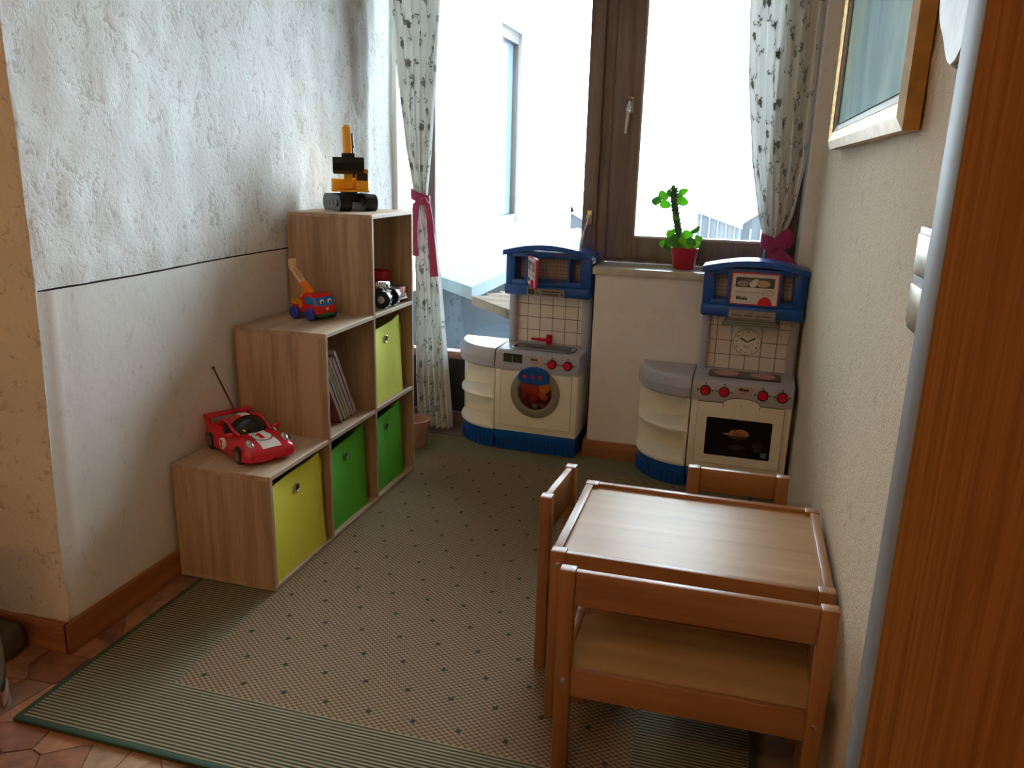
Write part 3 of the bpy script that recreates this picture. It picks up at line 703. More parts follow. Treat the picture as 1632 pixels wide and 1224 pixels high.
# chair at the left edge: only one chromed leg is in the frame
ch = thing('metal_chair', 'chair with a chromed leg standing at the left edge on the stone floor', 'chair', (-.55, -.86, FZ), 0)
for x, yy in ((.236, .229), (.236, -.21), (-.2, .229), (-.2, -.21)):
    g = G(); g.box(x - .009, x + .009, yy - .012, yy + .012, 0, .44, .004); g.build('leg', chrome, ch)
g = G(); g.box(-.22, .25, -.225, .245, .44, .47, .012); g.build('seat', plain('dark_grey_pad', (64, 58, 54), .8), ch)
g = G(); g.box(-.22, -.19, -.2, .22, .6, .85, .012).box(-.209, -.191, -.2, -.18, .44, .62).box(-.209, -.191, .2, .22, .44, .62); g.build('backrest', plain('dark_grey_pad', (64, 58, 54), .8), ch)
fc = thing('floor_bag', 'dark grey brown bag on the floor against the left baseboard', 'bag', (-.517, -.487, FZ))
g = G(); g.box(-.16, .075, -.055, .055, 0, .085, .028, seg=4); g.build('bag_body', plain('dark_leather', (74, 62, 52), .6, bmp=.2), fc)
g = G(); g.tube([(-.1, 0, .08), (-.09, 0, .13), (.0, 0, .14), (.01, 0, .08)], .006); g.build('bag_strap', plain('dark_leather', (74, 62, 52), .6, bmp=.2), fc)

# flower pot behind the shelf
fp = thing('terracotta_pot', 'empty terracotta flower pot on the floor beside the left curtain', 'pot', (-.112, 1.315, 0))
g = G(); g.lathe([(.0, 0), (.048, 0), (.062, .098), (.071, .098), (.073, .124), (.066, .126), (.058, .1), (.046, .02), (0, .02)], 32, cap=False); g.build('pot_wall', terracotta, fp)
g = G(); g.lathe([(0, .085), (.0565, .085)], 24, cap=False); g.build('soil', plain('dark_soil', (44, 32, 26), .95, bmp=.5, nscale=120), fp)

# curtains ---------------------------------------------------------------------------
cur_m = cloth('sheer_white_curtain', (236, 238, 234), .07, .008)
prt_m = cloth('grey_green_print', (150, 160, 154), .06, .0)
tie_m = plain('magenta_ribbon', (150, 38, 80), .7, noise_amt=.08)
def curtain(name, label, tab, ztop, zbot, yc, folds, amp, seed, depth_tab, w_cloth):
    """tab: rows (z, left x, right x); folds follow the squeeze of the cloth"""
    o = thing(name, label, 'curtain', ((tab[0][1] + tab[0][2]) / 2, yc, zbot), 0)
    O = Matrix.Translation(-Vector(o.location))
    def S(u, z, off=0):
        xl, xr = lerp_tab(tab, z); (a,) = lerp_tab(depth_tab, z)
        ph = 2 * PI * folds * u + .7 * math.sin(2 * PI * u + seed) + .5 * math.sin(z * 2.1 + seed)
        x = xl + (xr - xl) * u + .004 * math.sin(ph * 1.3 + z * 4) * (1 - abs(2 * u - 1))
        y = yc + a * math.sin(ph) + .25 * a * math.sin(2.3 * ph + 1)
        return Vector((x, y + off, z))
    g = G(O); g.grid(lambda u, v: S(u, zbot + (ztop - zbot) * v), 110, 120); g.build('fabric', cur_m, o, ang=3.0, fix=False)
    # printed sprigs in cloth coordinates (metres), mapped onto the folds
    rng = random.Random(seed + 20); g = G(O)
    def mp(x, z, off): return S(max(.005, min(.995, x / w_cloth)), max(zbot + .003, min(ztop, z)), off)
    def blob(cx, cz, rx, rz, rot, n=9, notch=0):
        for off in (-.0022, .0022):
            vs = [mp(cx, cz, off)]; 
            for k in range(n):
                a = 2 * PI * k / n; rr = 1 + notch * math.cos(5 * a)
                px_, pz_ = rx * rr * math.cos(a), rz * rr * math.sin(a)
                vs.append(mp(cx + px_ * math.cos(rot) - pz_ * math.sin(rot), cz + px_ * math.sin(rot) + pz_ * math.cos(rot), off))
            g.raw(vs, [(0, 1 + k, 1 + (k + 1) % n) for k in range(n)])
    def stem(pts, w):
        for off in (-.0022, .0022):
            vs = []; 
            for i, (x, z) in enumerate(pts):
                a, b_ = pts[max(0, i - 1)], pts[min(len(pts) - 1, i + 1)]; dx_, dz_ = b_[0] - a[0], b_[1] - a[1]; l = math.hypot(dx_, dz_) or 1
                vs += [mp(x - dz_ / l * w, z + dx_ / l * w, off), mp(x + dz_ / l * w, z - dx_ / l * w, off)]
            g.raw(vs, [(2 * i, 2 * i + 1, 2 * i + 3, 2 * i + 2) for i in range(len(pts) - 1)])
    pitch = .128; row = 0; z = zbot + .05
    while z < ztop:
        x = .03 + (row % 2) * pitch * .5
        while x < w_cloth:
            cx, cz = x + rng.uniform(-.015, .015), z + rng.uniform(-.015, .015); a = rng.uniform(-.9, .9); s = rng.choice((-1, 1))
            pts = [(cx + s * (.05 * k / 7) + .008 * math.sin(k * .9 + a), cz + .055 * k / 7 * (1 + .3 * a) - .02 * math.sin(k * .6)) for k in range(8)]
            stem(pts, .0011)
            q = pts[-1]; blob(q[0], q[1], .0135, .0120, a, 15, .22); blob(q[0] + .004, q[1] - .013, .0075, .006, .3 + a)
            for k in (2, 4): w_ = pts[k]; blob(w_[0] + .007 * s, w_[1] - .006, .0085, .0042, s * .8 + a); blob(w_[0] - .006 * s, w_[1] + .007, .0075, .0038, -s * .7 + a)
            blob(pts[0][0] - .01 * s, pts[0][1], .007, .005, a); blob(pts[0][0] - .016 * s, pts[0][1] + .01, .006, .004, a + 1)
            x += pitch
        z += .088; row += 1
    pr = g.build('floral_print', prt_m, o, fix=False); pr['kind'] = 'stuff'
    return o, S
cl, SL = curtain('curtain', 'left white floral curtain tied with a ribbon beside the shelf',
    [(2.2, -.335, -.06), (1.83, -.312, -.09), (1.58, -.287, -.104), (1.43, -.268, -.117), (1.30, -.250, -.126), (1.16, -.222, -.140), (1.08, -.208, -.148), (1.02, -.208, -.134), (.73, -.208, -.086), (.25, -.206, -.046), (.03, -.196, -.028)],
    2.2, .012, 1.565, 6, .02, 1, [(2.2, .022), (1.3, .020), (1.07, .012), (.9, .016), (.012, .026)], .52)
cr_, SR = curtain('curtain', 'right white floral curtain tied with a bow above the toy stove',
    [(2.2, 1.14, 1.428), (1.8, 1.162, 1.428), (1.56, 1.181, 1.428), (1.25, 1.226, 1.424), (1.06, 1.268, 1.40), (.985, 1.294, 1.376), (.93, 1.302, 1.352), (.90, 1.298, 1.372), (.87, 1.285, 1.40), (.832, 1.272, 1.424)],
    2.2, .832, 1.565, 5, .02, 4, [(2.2, .026), (1.3, .022), (.95, .014), (.832, .03)], .50)
# ribbons
def ribbon(g, pts, w, th=.0022):
    pts = [Vector(q) for q in pts]
    for i in range(len(pts) - 1):
        pass
    vs = []
    for i, q in enumerate(pts):
        d = (pts[min(i + 1, len(pts) - 1)] - pts[max(i - 1, 0)]).normalized()
        ww = w[i] if isinstance(w, (list, tuple)) else w
        side = d.cross(Vector((0, 1, 0))); side = (side.normalized() if side.length > .2 else Vector((0, 0, 1))) * ww / 2
        nn = Vector((0, 1, 0)) * th
        vs += [q - side - nn, q + side - nn, q + side + nn, q - side + nn]
    f = [(0, 1, 2, 3), tuple(len(vs) - 4 + k for k in (3, 2, 1, 0))]
    for i in range(len(pts) - 1):
        for k in range(4): a = i * 4 + k; b_ = i * 4 + (k + 1) % 4; f.append((a, b_, b_ + 4, a + 4))
    g.raw(vs, f)
def band(g, cx, cy, cz, rx, ry, h, tiltx):
    n = 28; vs = []
    for k in range(n):
        a = 2 * PI * k / n
        for r_, dz in ((1, -h / 2), (1.02, 0), (1, h / 2), (.93, h / 2), (.93, -h / 2)):
            vs.append((cx + rx * r_ * math.cos(a), cy + ry * r_ * math.sin(a), cz + dz + tiltx * math.cos(a)))
    f = [(k * 5 + j, k * 5 + (j + 1) % 5, ((k + 1) % n) * 5 + (j + 1) % 5, ((k + 1) % n) * 5 + j) for k in range(n) for j in range(5)]
    g.raw(vs, f)
rl = thing('curtain_ribbon', 'magenta ribbon tied round the left curtain with a long tail', 'ribbon', (-.178, 1.565, 1.075))
O = Matrix.Translation(-Vector(rl.location))
g = G(O); band(g, -.179, 1.565, 1.078, .044, .034, .042, -.014); g.build('loop', tie_m, rl)
g = G(O); g.ell((-.150, 1.528, 1.062), .02, .012, .018, M=Matrix.Rotation(.4, 4, 'Y')); g.build('knot', tie_m, rl)
g = G(O); ribbon(g, [(-.148, 1.525, 1.06), (-.128, 1.52, 1.045), (-.115, 1.518, .98), (-.108, 1.516, .90), (-.098, 1.512, .81), (-.090, 1.508, .735)], [.022, .028, .030, .032, .034, .038]); g.build('tail', tie_m, rl)
g = G(O); ribbon(g, [(-.155, 1.525, 1.06), (-.182, 1.52, 1.045), (-.194, 1.518, .95), (-.192, 1.516, .82)], [.022, .03, .034, .036]); g.build('tail', tie_m, rl)
rr = thing('curtain_ribbon', 'dark magenta ribbon bow round the right curtain above the stove', 'ribbon', (1.325, 1.565, .95))
O = Matrix.Translation(-Vector(rr.location))
g = G(O); band(g, 1.329, 1.565, .948, .040, .036, .056, -.012); g.build('loop', tie_m, rr)
g = G(O); g.ell((1.338, 1.522, .93), .02, .014, .022); g.build('knot', tie_m, rr)
g = G(O); ribbon(g, [(1.338, 1.52, .93), (1.358, 1.512, .955), (1.378, 1.508, .985), (1.388, 1.508, 1.012)], [.03, .04, .046, .012], .004); ribbon(g, [(1.388, 1.508, 1.010), (1.398, 1.514, .975), (1.392, 1.516, .952), (1.345, 1.52, .935)], [.014, .03, .034, .024], .004); g.build('bow_loop', tie_m, rr)
g = G(O); ribbon(g, [(1.34, 1.52, .93), (1.365, 1.508, .91), (1.40, 1.50, .88), (1.425, 1.495, .852)], [.03, .045, .046, .05], .003); g.build('tail', tie_m, rr)
g = G(O); ribbon(g, [(1.336, 1.52, .925), (1.332, 1.508, .90), (1.328, 1.502, .875), (1.326, 1.50, .845)], [.026, .03, .034, .036], .003); g.build('tail', tie_m, rr)

# potted plant on the sill ---------------------------------------------------------------
pp = thing('potted_succulent', 'knobbly succulent with round leaves in a red pot on the sill', 'plant', (.993, 1.565, .828))
potm = plain('red_glazed_pot', (168, 24, 48), .3, noise_amt=.05)
def sq(r, z, n=32):
    return [((abs(math.cos(a)) ** .7 * (1 if math.cos(a) > 0 else -1)) * r, (abs(math.sin(a)) ** .7 * (1 if math.sin(a) > 0 else -1)) * r, z) for a in [2 * PI * k / n for k in range(n)]]
rings = [sq(.040, 0), sq(.043, .004), sq(.050, .05), sq(.056, .086), sq(.0535, .088), sq(.049, .07)]
g = G(); vs = [v for r_ in rings for v in r_]; f = [list(range(32))[::-1]] + [(j * 32 + k, j * 32 + (k + 1) % 32, (j + 1) * 32 + (k + 1) % 32, (j + 1) * 32 + k) for j in range(5) for k in range(32)] + [[160 + k for k in range(32)]]
g.raw(vs, f); g.build('pot', potm, pp)
stemm = plain('green_stem', (66, 98, 62), .7, noise_amt=.3, nscale=60, bmp=.3); leafm = cloth('green_leaf', (136, 196, 78), .55, 0, 60); leafd = cloth('deep_green_leaf', (104, 160, 84), .4, 0, 60)
spine = [(-.014, 0, .07), (-.024, 0, .12), (-.036, 0, .17), (-.050, 0, .23), (-.060, 0, .28), (-.062, 0, .325)]
def sp(t_):
    t_ = max(0, min(.9999, t_)) * (len(spine) - 1); i = int(t_); a, b_ = Vector(spine[i]), Vector(spine[i + 1]); return a.lerp(b_, t_ - i)
g = G(); g.tube([sp(k / 20) for k in range(21)], [.015 - .004 * k / 20 for k in range(21)], 10)
for k in range(95):
    q = sp(k / 95); a = k * 2.4; g.ell(q + Vector((math.cos(a) * .0125, math.sin(a) * .0125, 0)), .0042, .0042, .005, 6, 4)
g.build('stem', stemm, pp)
rng = random.Random(11)
leaf_mesh = {}
def leaf(px_, py_, r_, spin, tip, m, dy=-.012):
    """broad oval leaf; spin turns it in the picture plane of the window, tip leans it towards the room"""
    key = m.name
    if key not in leaf_mesh:
        g = G(); n = 14; vs = []
        for k in range(n):
            a = 2 * PI * k / n; x = math.cos(a) + .12 * math.cos(2 * a); y = .80 * math.sin(a); z = .14 * math.cos(2 * a) - .10 * x
            vs += [(x, y, z), (x, y, z + .12)]
        c0 = len(vs); vs += [(0, 0, -.10), (0, 0, .02)]; f = []
        for k in range(n):
            j = (k + 1) % n; f += [(2 * k, 2 * j, c0), (2 * k + 1, c0 + 1, 2 * j + 1), (2 * k, 2 * k + 1, 2 * j + 1, 2 * j)]
        g.raw(vs, f); o = g.build('leaf', m, pp); leaf_mesh[key] = o.data; o.matrix_local = Matrix()
    else:
        o = bpy.data.objects.new('leaf', leaf_mesh[key]); COL.objects.link(o); o.parent = pp
    x, z = (px_ - 1092) * .00275, .086 + (395 - py_) * .0025
    o.matrix_local = Matrix.Translation((x, dy, z)) @ Matrix.Rotation(spin, 4, 'Y') @ Matrix.Rotation(PI / 2 - tip, 4, 'X') @ Matrix.Diagonal((r_, r_, r_, 1))
for q in ((1054, 312, .025, .5, .5, 0, -.01), (1045, 321, .023, -.6, .3, 1, -.012), (1058, 326, .024, .2, .1, 0, -.022), (1083, 305, .020, -.4, .6, 0, -.008), (1083, 320, .024, .3, .2, 0, -.02), (1062, 308, .018, 1.2, .8, 1, .02), (1078, 312, .019, 2.0, .7, 1, .02), (1068, 299, .012, 1.5, .4, 1, 0), (1075, 347, .013, .4, .3, 0, -.018),
          (1069, 374, .022, .5, .5, 0, -.01), (1076, 380, .021, 1.0, .3, 1, -.022), (1062, 389, .024, -.4, .6, 0, -.02), (1068, 384, .020, .1, .5, 1, -.03), (1094, 373, .024, .2, .3, 0, -.015), (1105, 366, .022, -.7, 1.0, 1, -.005), (1101, 384, .022, .6, .4, 1, -.03), (1108, 388, .021, -.5, .6, 0, -.02), (1088, 383, .021, .9, .2, 0, -.035), (1079, 389, .022, .0, .5, 1, -.035), (1097, 390, .020, -.3, .6, 0, -.035), (1086, 391, .018, .3, .7, 1, -.042), (1110, 378, .018, .2, .9, 0, .0), (1073, 369, .016, -.5, .8, 0, .015), (1090, 378, .02, 1.3, .5, 1, .02), (1066, 394, .018, .6, .8, 1, -.03)):
    leaf(q[0], q[1], q[2] * .95, q[3], q[4], (leafm, leafd)[q[5]], q[6])

# ================================================================== toy kitchens
KW, KD, HB, HT = .3704, .225, .0893, .3687
def rrect(x0, x1, z0, z1, r, n=5):
    out = []
    for cx, cz, a0 in ((x1 - r, z1 - r, 0), (x0 + r, z1 - r, PI / 2), (x0 + r, z0 + r, PI), (x1 - r, z0 + r, 1.5 * PI)):
        for k in range(n + 1): a = a0 + PI / 2 * k / n; out.append((cx + r * math.cos(a), cz + r * math.sin(a)))
    return out
# maps prism local (x, y, h) to (x, -h, y): outline in the x-z plane, thickness towards -y (the viewer)
FR = Matrix(((1, 0, 0, 0), (0, 0, -1, 0), (0, 1, 0, 0), (0, 0, 0, 1)))
def plate(par, name, m, x0, x1, z0, z1, y, th, r=.004, tilt=None):
    g = G(); g.prism(rrect(x0, x1, z0, z1, r), -y, -y + th, FR); return g.build(name, m, par)
def boolean_cut(o, cutter):
    md = o.modifiers.new('cut', 'BOOLEAN'); md.operation = 'DIFFERENCE'; md.object = cutter; md.solver = 'EXACT'
    dg = bpy.context.evaluated_depsgraph_get(); me = bpy.data.meshes.new_from_object(o.evaluated_get(dg)); o.modifiers.clear()
    old = o.data; o.data = me; bpy.data.meshes.remove(old); bpy.data.objects.remove(cutter)
    me.polygons.foreach_set('use_smooth', [True] * len(me.polygons)); me.set_sharp_from_angle(angle=.6)
tile_m = plain('pale_tile_print', (222, 214, 206), .4, noise_amt=.02)
grout_m = plain('dark_tile_line', (50, 42, 42), .6)
seam_m = plain('dark_seam', (92, 76, 58), .8)
def knob(par, u, z, y):
    g = G(); T = Matrix.Translation((u, y, z)) @ Matrix.Rotation(PI / 2, 4, 'X')
    g.lathe([(.0205, -.002), (.0205, .006), (.0165, .009), (.0165, .003)], 24, T, cap=False); k = g.build('knob', plain('knob_ring', (54, 26, 40), .4), par)
    g = G(); g.lathe([(.0163, 0), (.0163, .010), (.0145, .0125), (.0, .0125)], 24, T, cap=False); g.build('knob_cap', red_pl, k)
    g = G(); r_ = .0275
    for a in range(4):
        q = Matrix.Translation((u + r_ * math.cos(a * PI / 2), y, z + r_ * math.sin(a * PI / 2))) @ Matrix.Rotation(PI / 2, 4, 'X')
        g.lathe([(.0032, -.001), (.0032, .0016), (.0, .0016)], 10, q, cap=False)
    dd = g.build('dial_dots', ink, k); dd['kind'] = 'stuff'
def tiles(par, x0, x1, z0, z1, y, xs, zs_, name='tile', gap=.0026):
    xs = [x0] + [x for x in xs if x0 < x < x1] + [x1]; zs_ = [z0] + [z for z in zs_ if z0 < z < z1] + [z1]
    for i in range(len(xs) - 1):
        for j in range(len(zs_) - 1):
            g = G(); g.box(xs[i] + gap / 2, xs[i + 1] - gap / 2, y - .0015, y, zs_[j] + gap / 2, zs_[j + 1] - gap / 2); g.build(name, tile_m, par, smooth=False)
def kitchen(label, loc, rz):
    o = thing('toy_kitchen', label, 'toy kitchen', loc, rz)
    g = G(); g.box(.004, KW - .004, .008, KD, 0, HB, .004)
    for k in range(22): x = .012 + k * (KW - .024) / 21; g.box(x - .0045, x + .0045, .002, .012, 0, .05, .002, seg=1)
    g.box(.0, KW, .004, KD, .05, HB, .003); g.build('plinth', blue_pl, o)
    g = G(); g.box(0, KW, 0, KD, HB, HT + .002, .004); body = g.build('body', cream_pl, o)
    # counter block with a sloped control face
    g = G(); v, z = [], []
    prof = [(-.003, HT), (-.005, HT + .008), (.004, .437), (.010, .447), (.018, .452), (KD, .459), (KD, HT)]
    vs = []
    for x, inset in ((-.003, .004), (.001, 0), (KW - .001, 0), (KW + .003, .004)):
        for y, zz in prof: vs.append((x, y + (inset if y < .1 else 0), zz - (inset if zz > .4 else 0)))
    n = len(prof); f = [list(range(n)), [3 * n + k for k in range(n)][::-1]]
    for a in range(3):
        for k in range(n): f.append((a * n + k, a * n + (k + 1) % n, (a + 1) * n + (k + 1) % n, (a + 1) * n + k))
    g.raw(vs, f); counter = g.build('counter', grey_pl, o)
    for x0, x1 in ((.0, .036), (KW - .036, KW)):
        g = G(); g.box(x0, x1, .165, KD, .45, .70, .012, seg=4); g.build('upright', grey_pl, o)
    g = G(); g.box(.03, KW - .03, .191, .199, .455, .70); bs = g.build('backsplash', grout_m, o)
    return o, body, counter, bs
def cabinet(o, mid_panel=True):
    g = G(); YF = .105
    g.box(-.004, KW + .010, YF - .004, KD, .681, .728, .010, seg=3)                     # lower band
    g.box(-.002, .012, YF + .012, KD, .72, .862, .004); g.box(KW - .005, KW + .008, YF + .012, KD, .72, .862, .004)
    g.box(.000, .040, YF + .010, KD, .72, .862, .006); g.box(.329, KW + .006, YF + .010, KD, .72, .862, .006)
    g.box(.089, .101, YF + .002, KD, .72, .862, .003); g.box(.279, .288, YF + .002, KD, .72, .862, .003)
    g.box(.03, .34, YF + .004, KD, .735 - .012, .748, .003) ; g.box(.03, .34, YF + .004, KD, .846, .868, .003)
    cab = g.build('cabinet', blue_pl, o)
    n = 20; pts = []
    for k in range(n + 1): u = k / n; pts.append((-.008 + (KW + .022) * u, .866 + .036 * math.sin(PI * (.06 + .88 * u))))
    pts += [(x, z - .022) for x, z in pts[::-1]]
    g = G(); g.prism(pts, -KD, -(YF - .018), FR); g.build('roof', blue_pl, o)
    g = G(); g.prism([(p_[0], p_[1] - .004) for p_ in pts[n + 1:]][::-1] + [(KW - .0, .80), (.01, .80)], -KD - .0, -(KD - .012), FR); g.build('gable', blue_pl, o)
    g = G(); g.box(.03, .34, .208, .214, .73, .862); gb_ = g.build('grid_panel', grout_m, o)
    xs = [.034 + .0155 * i for i in range(20)]; zz = [.738 + .0155 * i for i in range(9)]
    g = G()
    for i in range(19):
        for j in range(8): g.box(xs[i] + .0006, xs[i + 1] - .0006, .2068, .208, zz[j] + .0006, zz[j + 1] - .0006)
    s_ = g.build('grid_print', tile_m, gb_, smooth=False); s_['kind'] = 'stuff'
    return YF
def micro_door(o, T, par=None):
    """white door leaf, local x 0..0.178, z 0..0.124, face towards -y"""
    h = bpy.data.objects.new('door', None)
    g = G(T); g.prism(rrect(0, .178, 0, .124, .006), -.012, -.002, FR); d = g.build('door', plain('rose_door_edge', (196, 40, 74), .4), o)
    g = G(T); g.prism(rrect(.005, .173, .005, .119, .004), -.002, 0.0012, FR); g.build('door_face', plain('door_white', (218, 210, 206), .4, noise_amt=.02), d)
    m, nt, b = _new('door_picture')
    no = N(nt, 'ShaderNodeTexNoise'); no.inputs['Scale'].default_value = 28; no.inputs['Detail'].default_value = 2; nt.links.new(coords(nt), no.inputs['Vector'])
    nt.links.new(ramp(nt, no.outputs[0], [(.38, s2l((66, 58, 58))), (.5, s2l((120, 104, 96))), (.6, s2l((206, 190, 178))), (.7, s2l((180, 140, 104)))]), b.inputs['Base Color']); b.inputs['Roughness'].default_value = .3
    g = G(T); g.prism(rrect(.018, .160, .068, .106, .004), .0012, .0018, FR); g.build('door_window', plain('window_brown', (74, 62, 60), .3), d)
    for cx, cz, rx, rz_, c in ((.045, .082, .022, .011, (150, 140, 136)), (.082, .083, .014, .014, (224, 216, 210)), (.118, .084, .026, .013, (196, 160, 128)), (.092, .096, .010, .006, (206, 204, 200)), (.062, .092, .016, .007, (112, 104, 100))):
        g = G(T); g.prism([(cx + rx * math.cos(2 * PI * k / 16), cz + rz_ * math.sin(2 * PI * k / 16)) for k in range(16)], .0018, .0022, FR); g.build('window_print', plain('print_%d' % c[0] + '_%d' % c[1], c, .5), d)
    g = G(T); g.box(.018, .120, -.0016, -.001, .0485, .0497).box(.120, .156, -.0016, -.001, .0585, .0597).box(.120, .156, -.0016, -.001, .0415, .0427).box(.1195, .1207, -.0016, -.001, .0415, .0597).box(.1555, .1567, -.0016, -.001, .0415, .0597)
    for x in (.128, .138, .148): g.box(x - .0018, x + .0018, -.0016, -.001, .0488, .0524)
    g.build('line_print', ink, d)
    g = G(T); g.prism([(.130 + .026 * math.cos(PI * k / 16), .0015 + .034 * math.sin(PI * k / 16)) for k in range(17)], .0005, .007, FR); g.build('door_handle', red_pl, d)
    text('lettering', 'Miele', .019, ink, d, T @ XZ(.044, -.0016, .026), bold=.0006)
    return d

# --- left kitchen with sink and washing machine
K1L, K1R = (.2356, 1.4013, 0), -.0464
k1, body1, cnt1, bs1 = kitchen('toy kitchen with sink and washing machine in front of the glazed door', K1L, K1R)
tiles(bs1, .034, .336, .458, .70, .191, [.025 + .0575 * i for i in range(7)], [.458 + .0578 * i for i in range(1, 5)])
YF = cabinet(k1)
g = G(); g.prism(rrect(.058, .328, .045, .150, .03), .435, .50); cut = g.build('cutter', None); cut.parent = k1; bpy.context.view_layer.update(); boolean_cut(cnt1, cut)
g = G(); g.prism(rrect(.060, .326, .047, .148, .028), .4355, .437); g.build('sink_floor', steel_grey, k1)
g = G(); P_ = rrect(.058, .328, .045, .150, .03, 8); Q_ = rrect(.052, .334, .039, .156, .034, 8); n_ = len(P_)
g.raw([(x, y, .4605) for x, y in P_] + [(x, y, .4565) for x, y in Q_] + [(x, y, .438) for x, y in P_], [(k, (k + 1) % n_, n_ + (k + 1) % n_, n_ + k) for k in range(n_)] + [(k, (k + 1) % n_, 2 * n_ + (k + 1) % n_, 2 * n_ + k) for k in range(n_)]); g.build('sink_rim', steel_grey, k1)
g = G(); g.cyl((.191, .165, .452), (.191, .165, .502), .0125, .0125, 16); tp = g.build('tap', red_pl, k1)
g = G(); g.tube([(.191, .160, .478), (.165, .145, .482), (.122, .122, .488)], [.0085, .0075, .006]); g.build('tap_spout', red_pl, tp)
for u in (.255, .324): knob(k1, u, .411, -.0005)
plate(k1, 'badge', plain('badge_rose', (196, 168, 158), .4), .151, .214, .400, .438, .0, .0028, .003)
text('badge_lettering', 'Miele', .014, ink, k1, XZ(.176, -.0036, .424), bold=.0004)
text('badge_lettering', 'Softtronic', .0075, plain('faint_print', (150, 110, 104), .5), k1, XZ(.186, -.0036, .410))
dr = plate(k1, 'drawer_recess', plain('dark_olive', (40, 38, 26), .5), .036, .121, .385, .441, .001, .0022, .002)
g = G(); g.box(.0755, .0785, -.0035, 0, .386, .432, .001).box(.038, .119, -.003, 0, .386, .390); g.build('drawer_divider', plain('pale_olive', (150, 146, 124), .5), dr)
# washing machine door
plate(k1, 'door_seam', seam_m, .0250, KW - .0250, HB + .0292, HT - .003, 0, .0008, .002)
dm = plate(k1, 'machine_door', cream_pl, .0262, KW - .0262, HB + .0304, HT - .0042, 0, .0022, .002)
T = Matrix.Translation((.185, -.002, .277)) @ Matrix.Rotation(PI / 2, 4, 'X')
g = G(); g.lathe([(.110, 0), (.110, .008), (.104, .012), (.082, .012), (.075, .006), (.074, .001)], 48, T, cap=False); rg = g.build('porthole_ring', plain('warm_grey_ring', (140, 132, 118), .45, noise_amt=.02), dm)
g = G(); g.lathe([(.0745, .002), (.055, .0014), (.0, .001)], 40, T, cap=False); g.build('drum', plain('drum_red_brown', (98, 34, 30), .35, noise_amt=.3, nscale=40), rg)
for cx, cz, rx, rz_, rt, c in ((-.012, .02, .05, .034, .3, (196, 30, 26)), (-.005, -.018, .022, .034, .1, (170, 16, 26)), (.040, .026, .030, .024, -.5, (228, 120, 20)), (.034, -.008, .026, .018, .5, (196, 84, 22)), (-.045, -.01, .016, .03, .2, (150, 34, 34)), (.0, -.056, .016, .013, 0, (150, 150, 156)), (.034, -.05, .02, .012, .6, (128, 66, 70))):
    g = G(); g.ell((0, 0, 0), rx, .010, rz_, 20, 10, Matrix.Translation((.185 + cx, -.004, .277 + cz)) @ Matrix.Rotation(rt, 4, 'Y')); g.build('laundry', plain('laundry_%d_%d' % (c[0], c[1]), c, .6, noise_amt=.15), rg)
g = G(); g.lathe([(.0745, .006), (.05, .0155), (.025, .0185), (0, .0195)], 40, T, cap=False); g.build('porthole_glass', glass('toy_glass'), rg)
n = 24; pts = [(.070 * math.cos(a) * (1 if math.sin(a) > -.2 else 1), (.038 if math.sin(a) > 0 else .036) * math.copysign(abs(math.sin(a)) ** .8, math.sin(a)) - .006 * math.cos(a) ** 2) for a in [2 * PI * k / n for k in range(n)]]
g = G(Matrix.Translation((.183, 0, .356))); g.prism(pts, .002, .028, FR); g.prism([(x * .94, z * .9) for x, z in pts], .028, .033, FR); hn = g.build('door_handle', blue_pl, dm)
for x in (-.038, -.002, .032):
    g = G(); g.box(.183 + x - .008, .183 + x + .008, -.0345, -.033, .347, .361, .0005, seg=1).box(.183 + x - .004, .183 + x + .004, -.0345, -.033, .361, .365); g.build('handle_symbol', red_pl, hn)
# open microwave door, hinged at the left of the middle opening
Td = Matrix.Translation((.103, YF - .002, .732)) @ Matrix.Rotation(math.radians(-63), 4, 'Z')
micro_door(k1, Td)
rd = plate(k1, 'radio_panel', plain('panel_taupe', (148, 136, 128), .45), .102, .270, .684, .716, YF - .004, .0025, .001)
g = G(); yy = YF - .0075
g.box(.107, .136, yy, yy + .002, .689, .711)
for i in range(8): g.box(.170 + i * .0093, .177 + i * .0093, yy, yy + .002, .6885, .6965)
g.box(.170, .250, yy, yy + .002, .702, .707).box(.256, .263, yy, yy + .002, .690, .700)
for i in range(3): g.box(.142, .162, yy + .0005, yy + .002, .688 + i * .005, .690 + i * .005)
g.build('radio_print', plain('radio_ink', (52, 46, 44), .5), rd)

# --- right kitchen with stove
k2, body2, cnt2, bs2 = kitchen('toy kitchen with stove, oven and clock against the wall below the right curtain', (1.0872, 1.2202, 0), -.0287)
tiles(bs2, .034, .336, .458, .70, .191, [.005 + .0578 * i for i in range(7)], [.458 + .0578 * i for i in range(1, 5)])
YF = cabinet(k2)
micro_door(k2, Matrix.Translation((.101, YF, .732)))
hp = plate(k2, 'hood_panel', plain('hood_grey', (150, 140, 140), .45), .103, .276, .681, .712, YF - .004, .0025, .001)
g = G(); yy = YF - .0075
for a, w in ((.116, .008), (.126, .008), (.136, .007), (.146, .006), (.162, .03), (.204, .007), (.214, .007), (.224, .008), (.234, .008), (.244, .007), (.254, .007)): g.box(a, a + w, yy, yy + .002, .690, .6945)
g.box(.182, .194, yy, yy + .002, .701, .7035); g.build('hood_print', plain('radio_ink', (52, 46, 44), .5), hp)
for i in range(4):
    g = G(); e = .006 * i; g.box(.098 - e, .279 + e, YF + .002 - .004 * i, YF + .06, .6725 - .0085 * i, .6785 - .0085 * i, .001); g.build('hood_slat', plain('slat_grey', (140, 138, 134), .4), k2)
g = G(); g.box(.100, .278, YF + .012, .17, .645, .681); g.build('hood_inside', black_pl, k2)
T = Matrix.Translation((.182, .1895, .572)) @ Matrix.Rotation(PI / 2, 4, 'X')
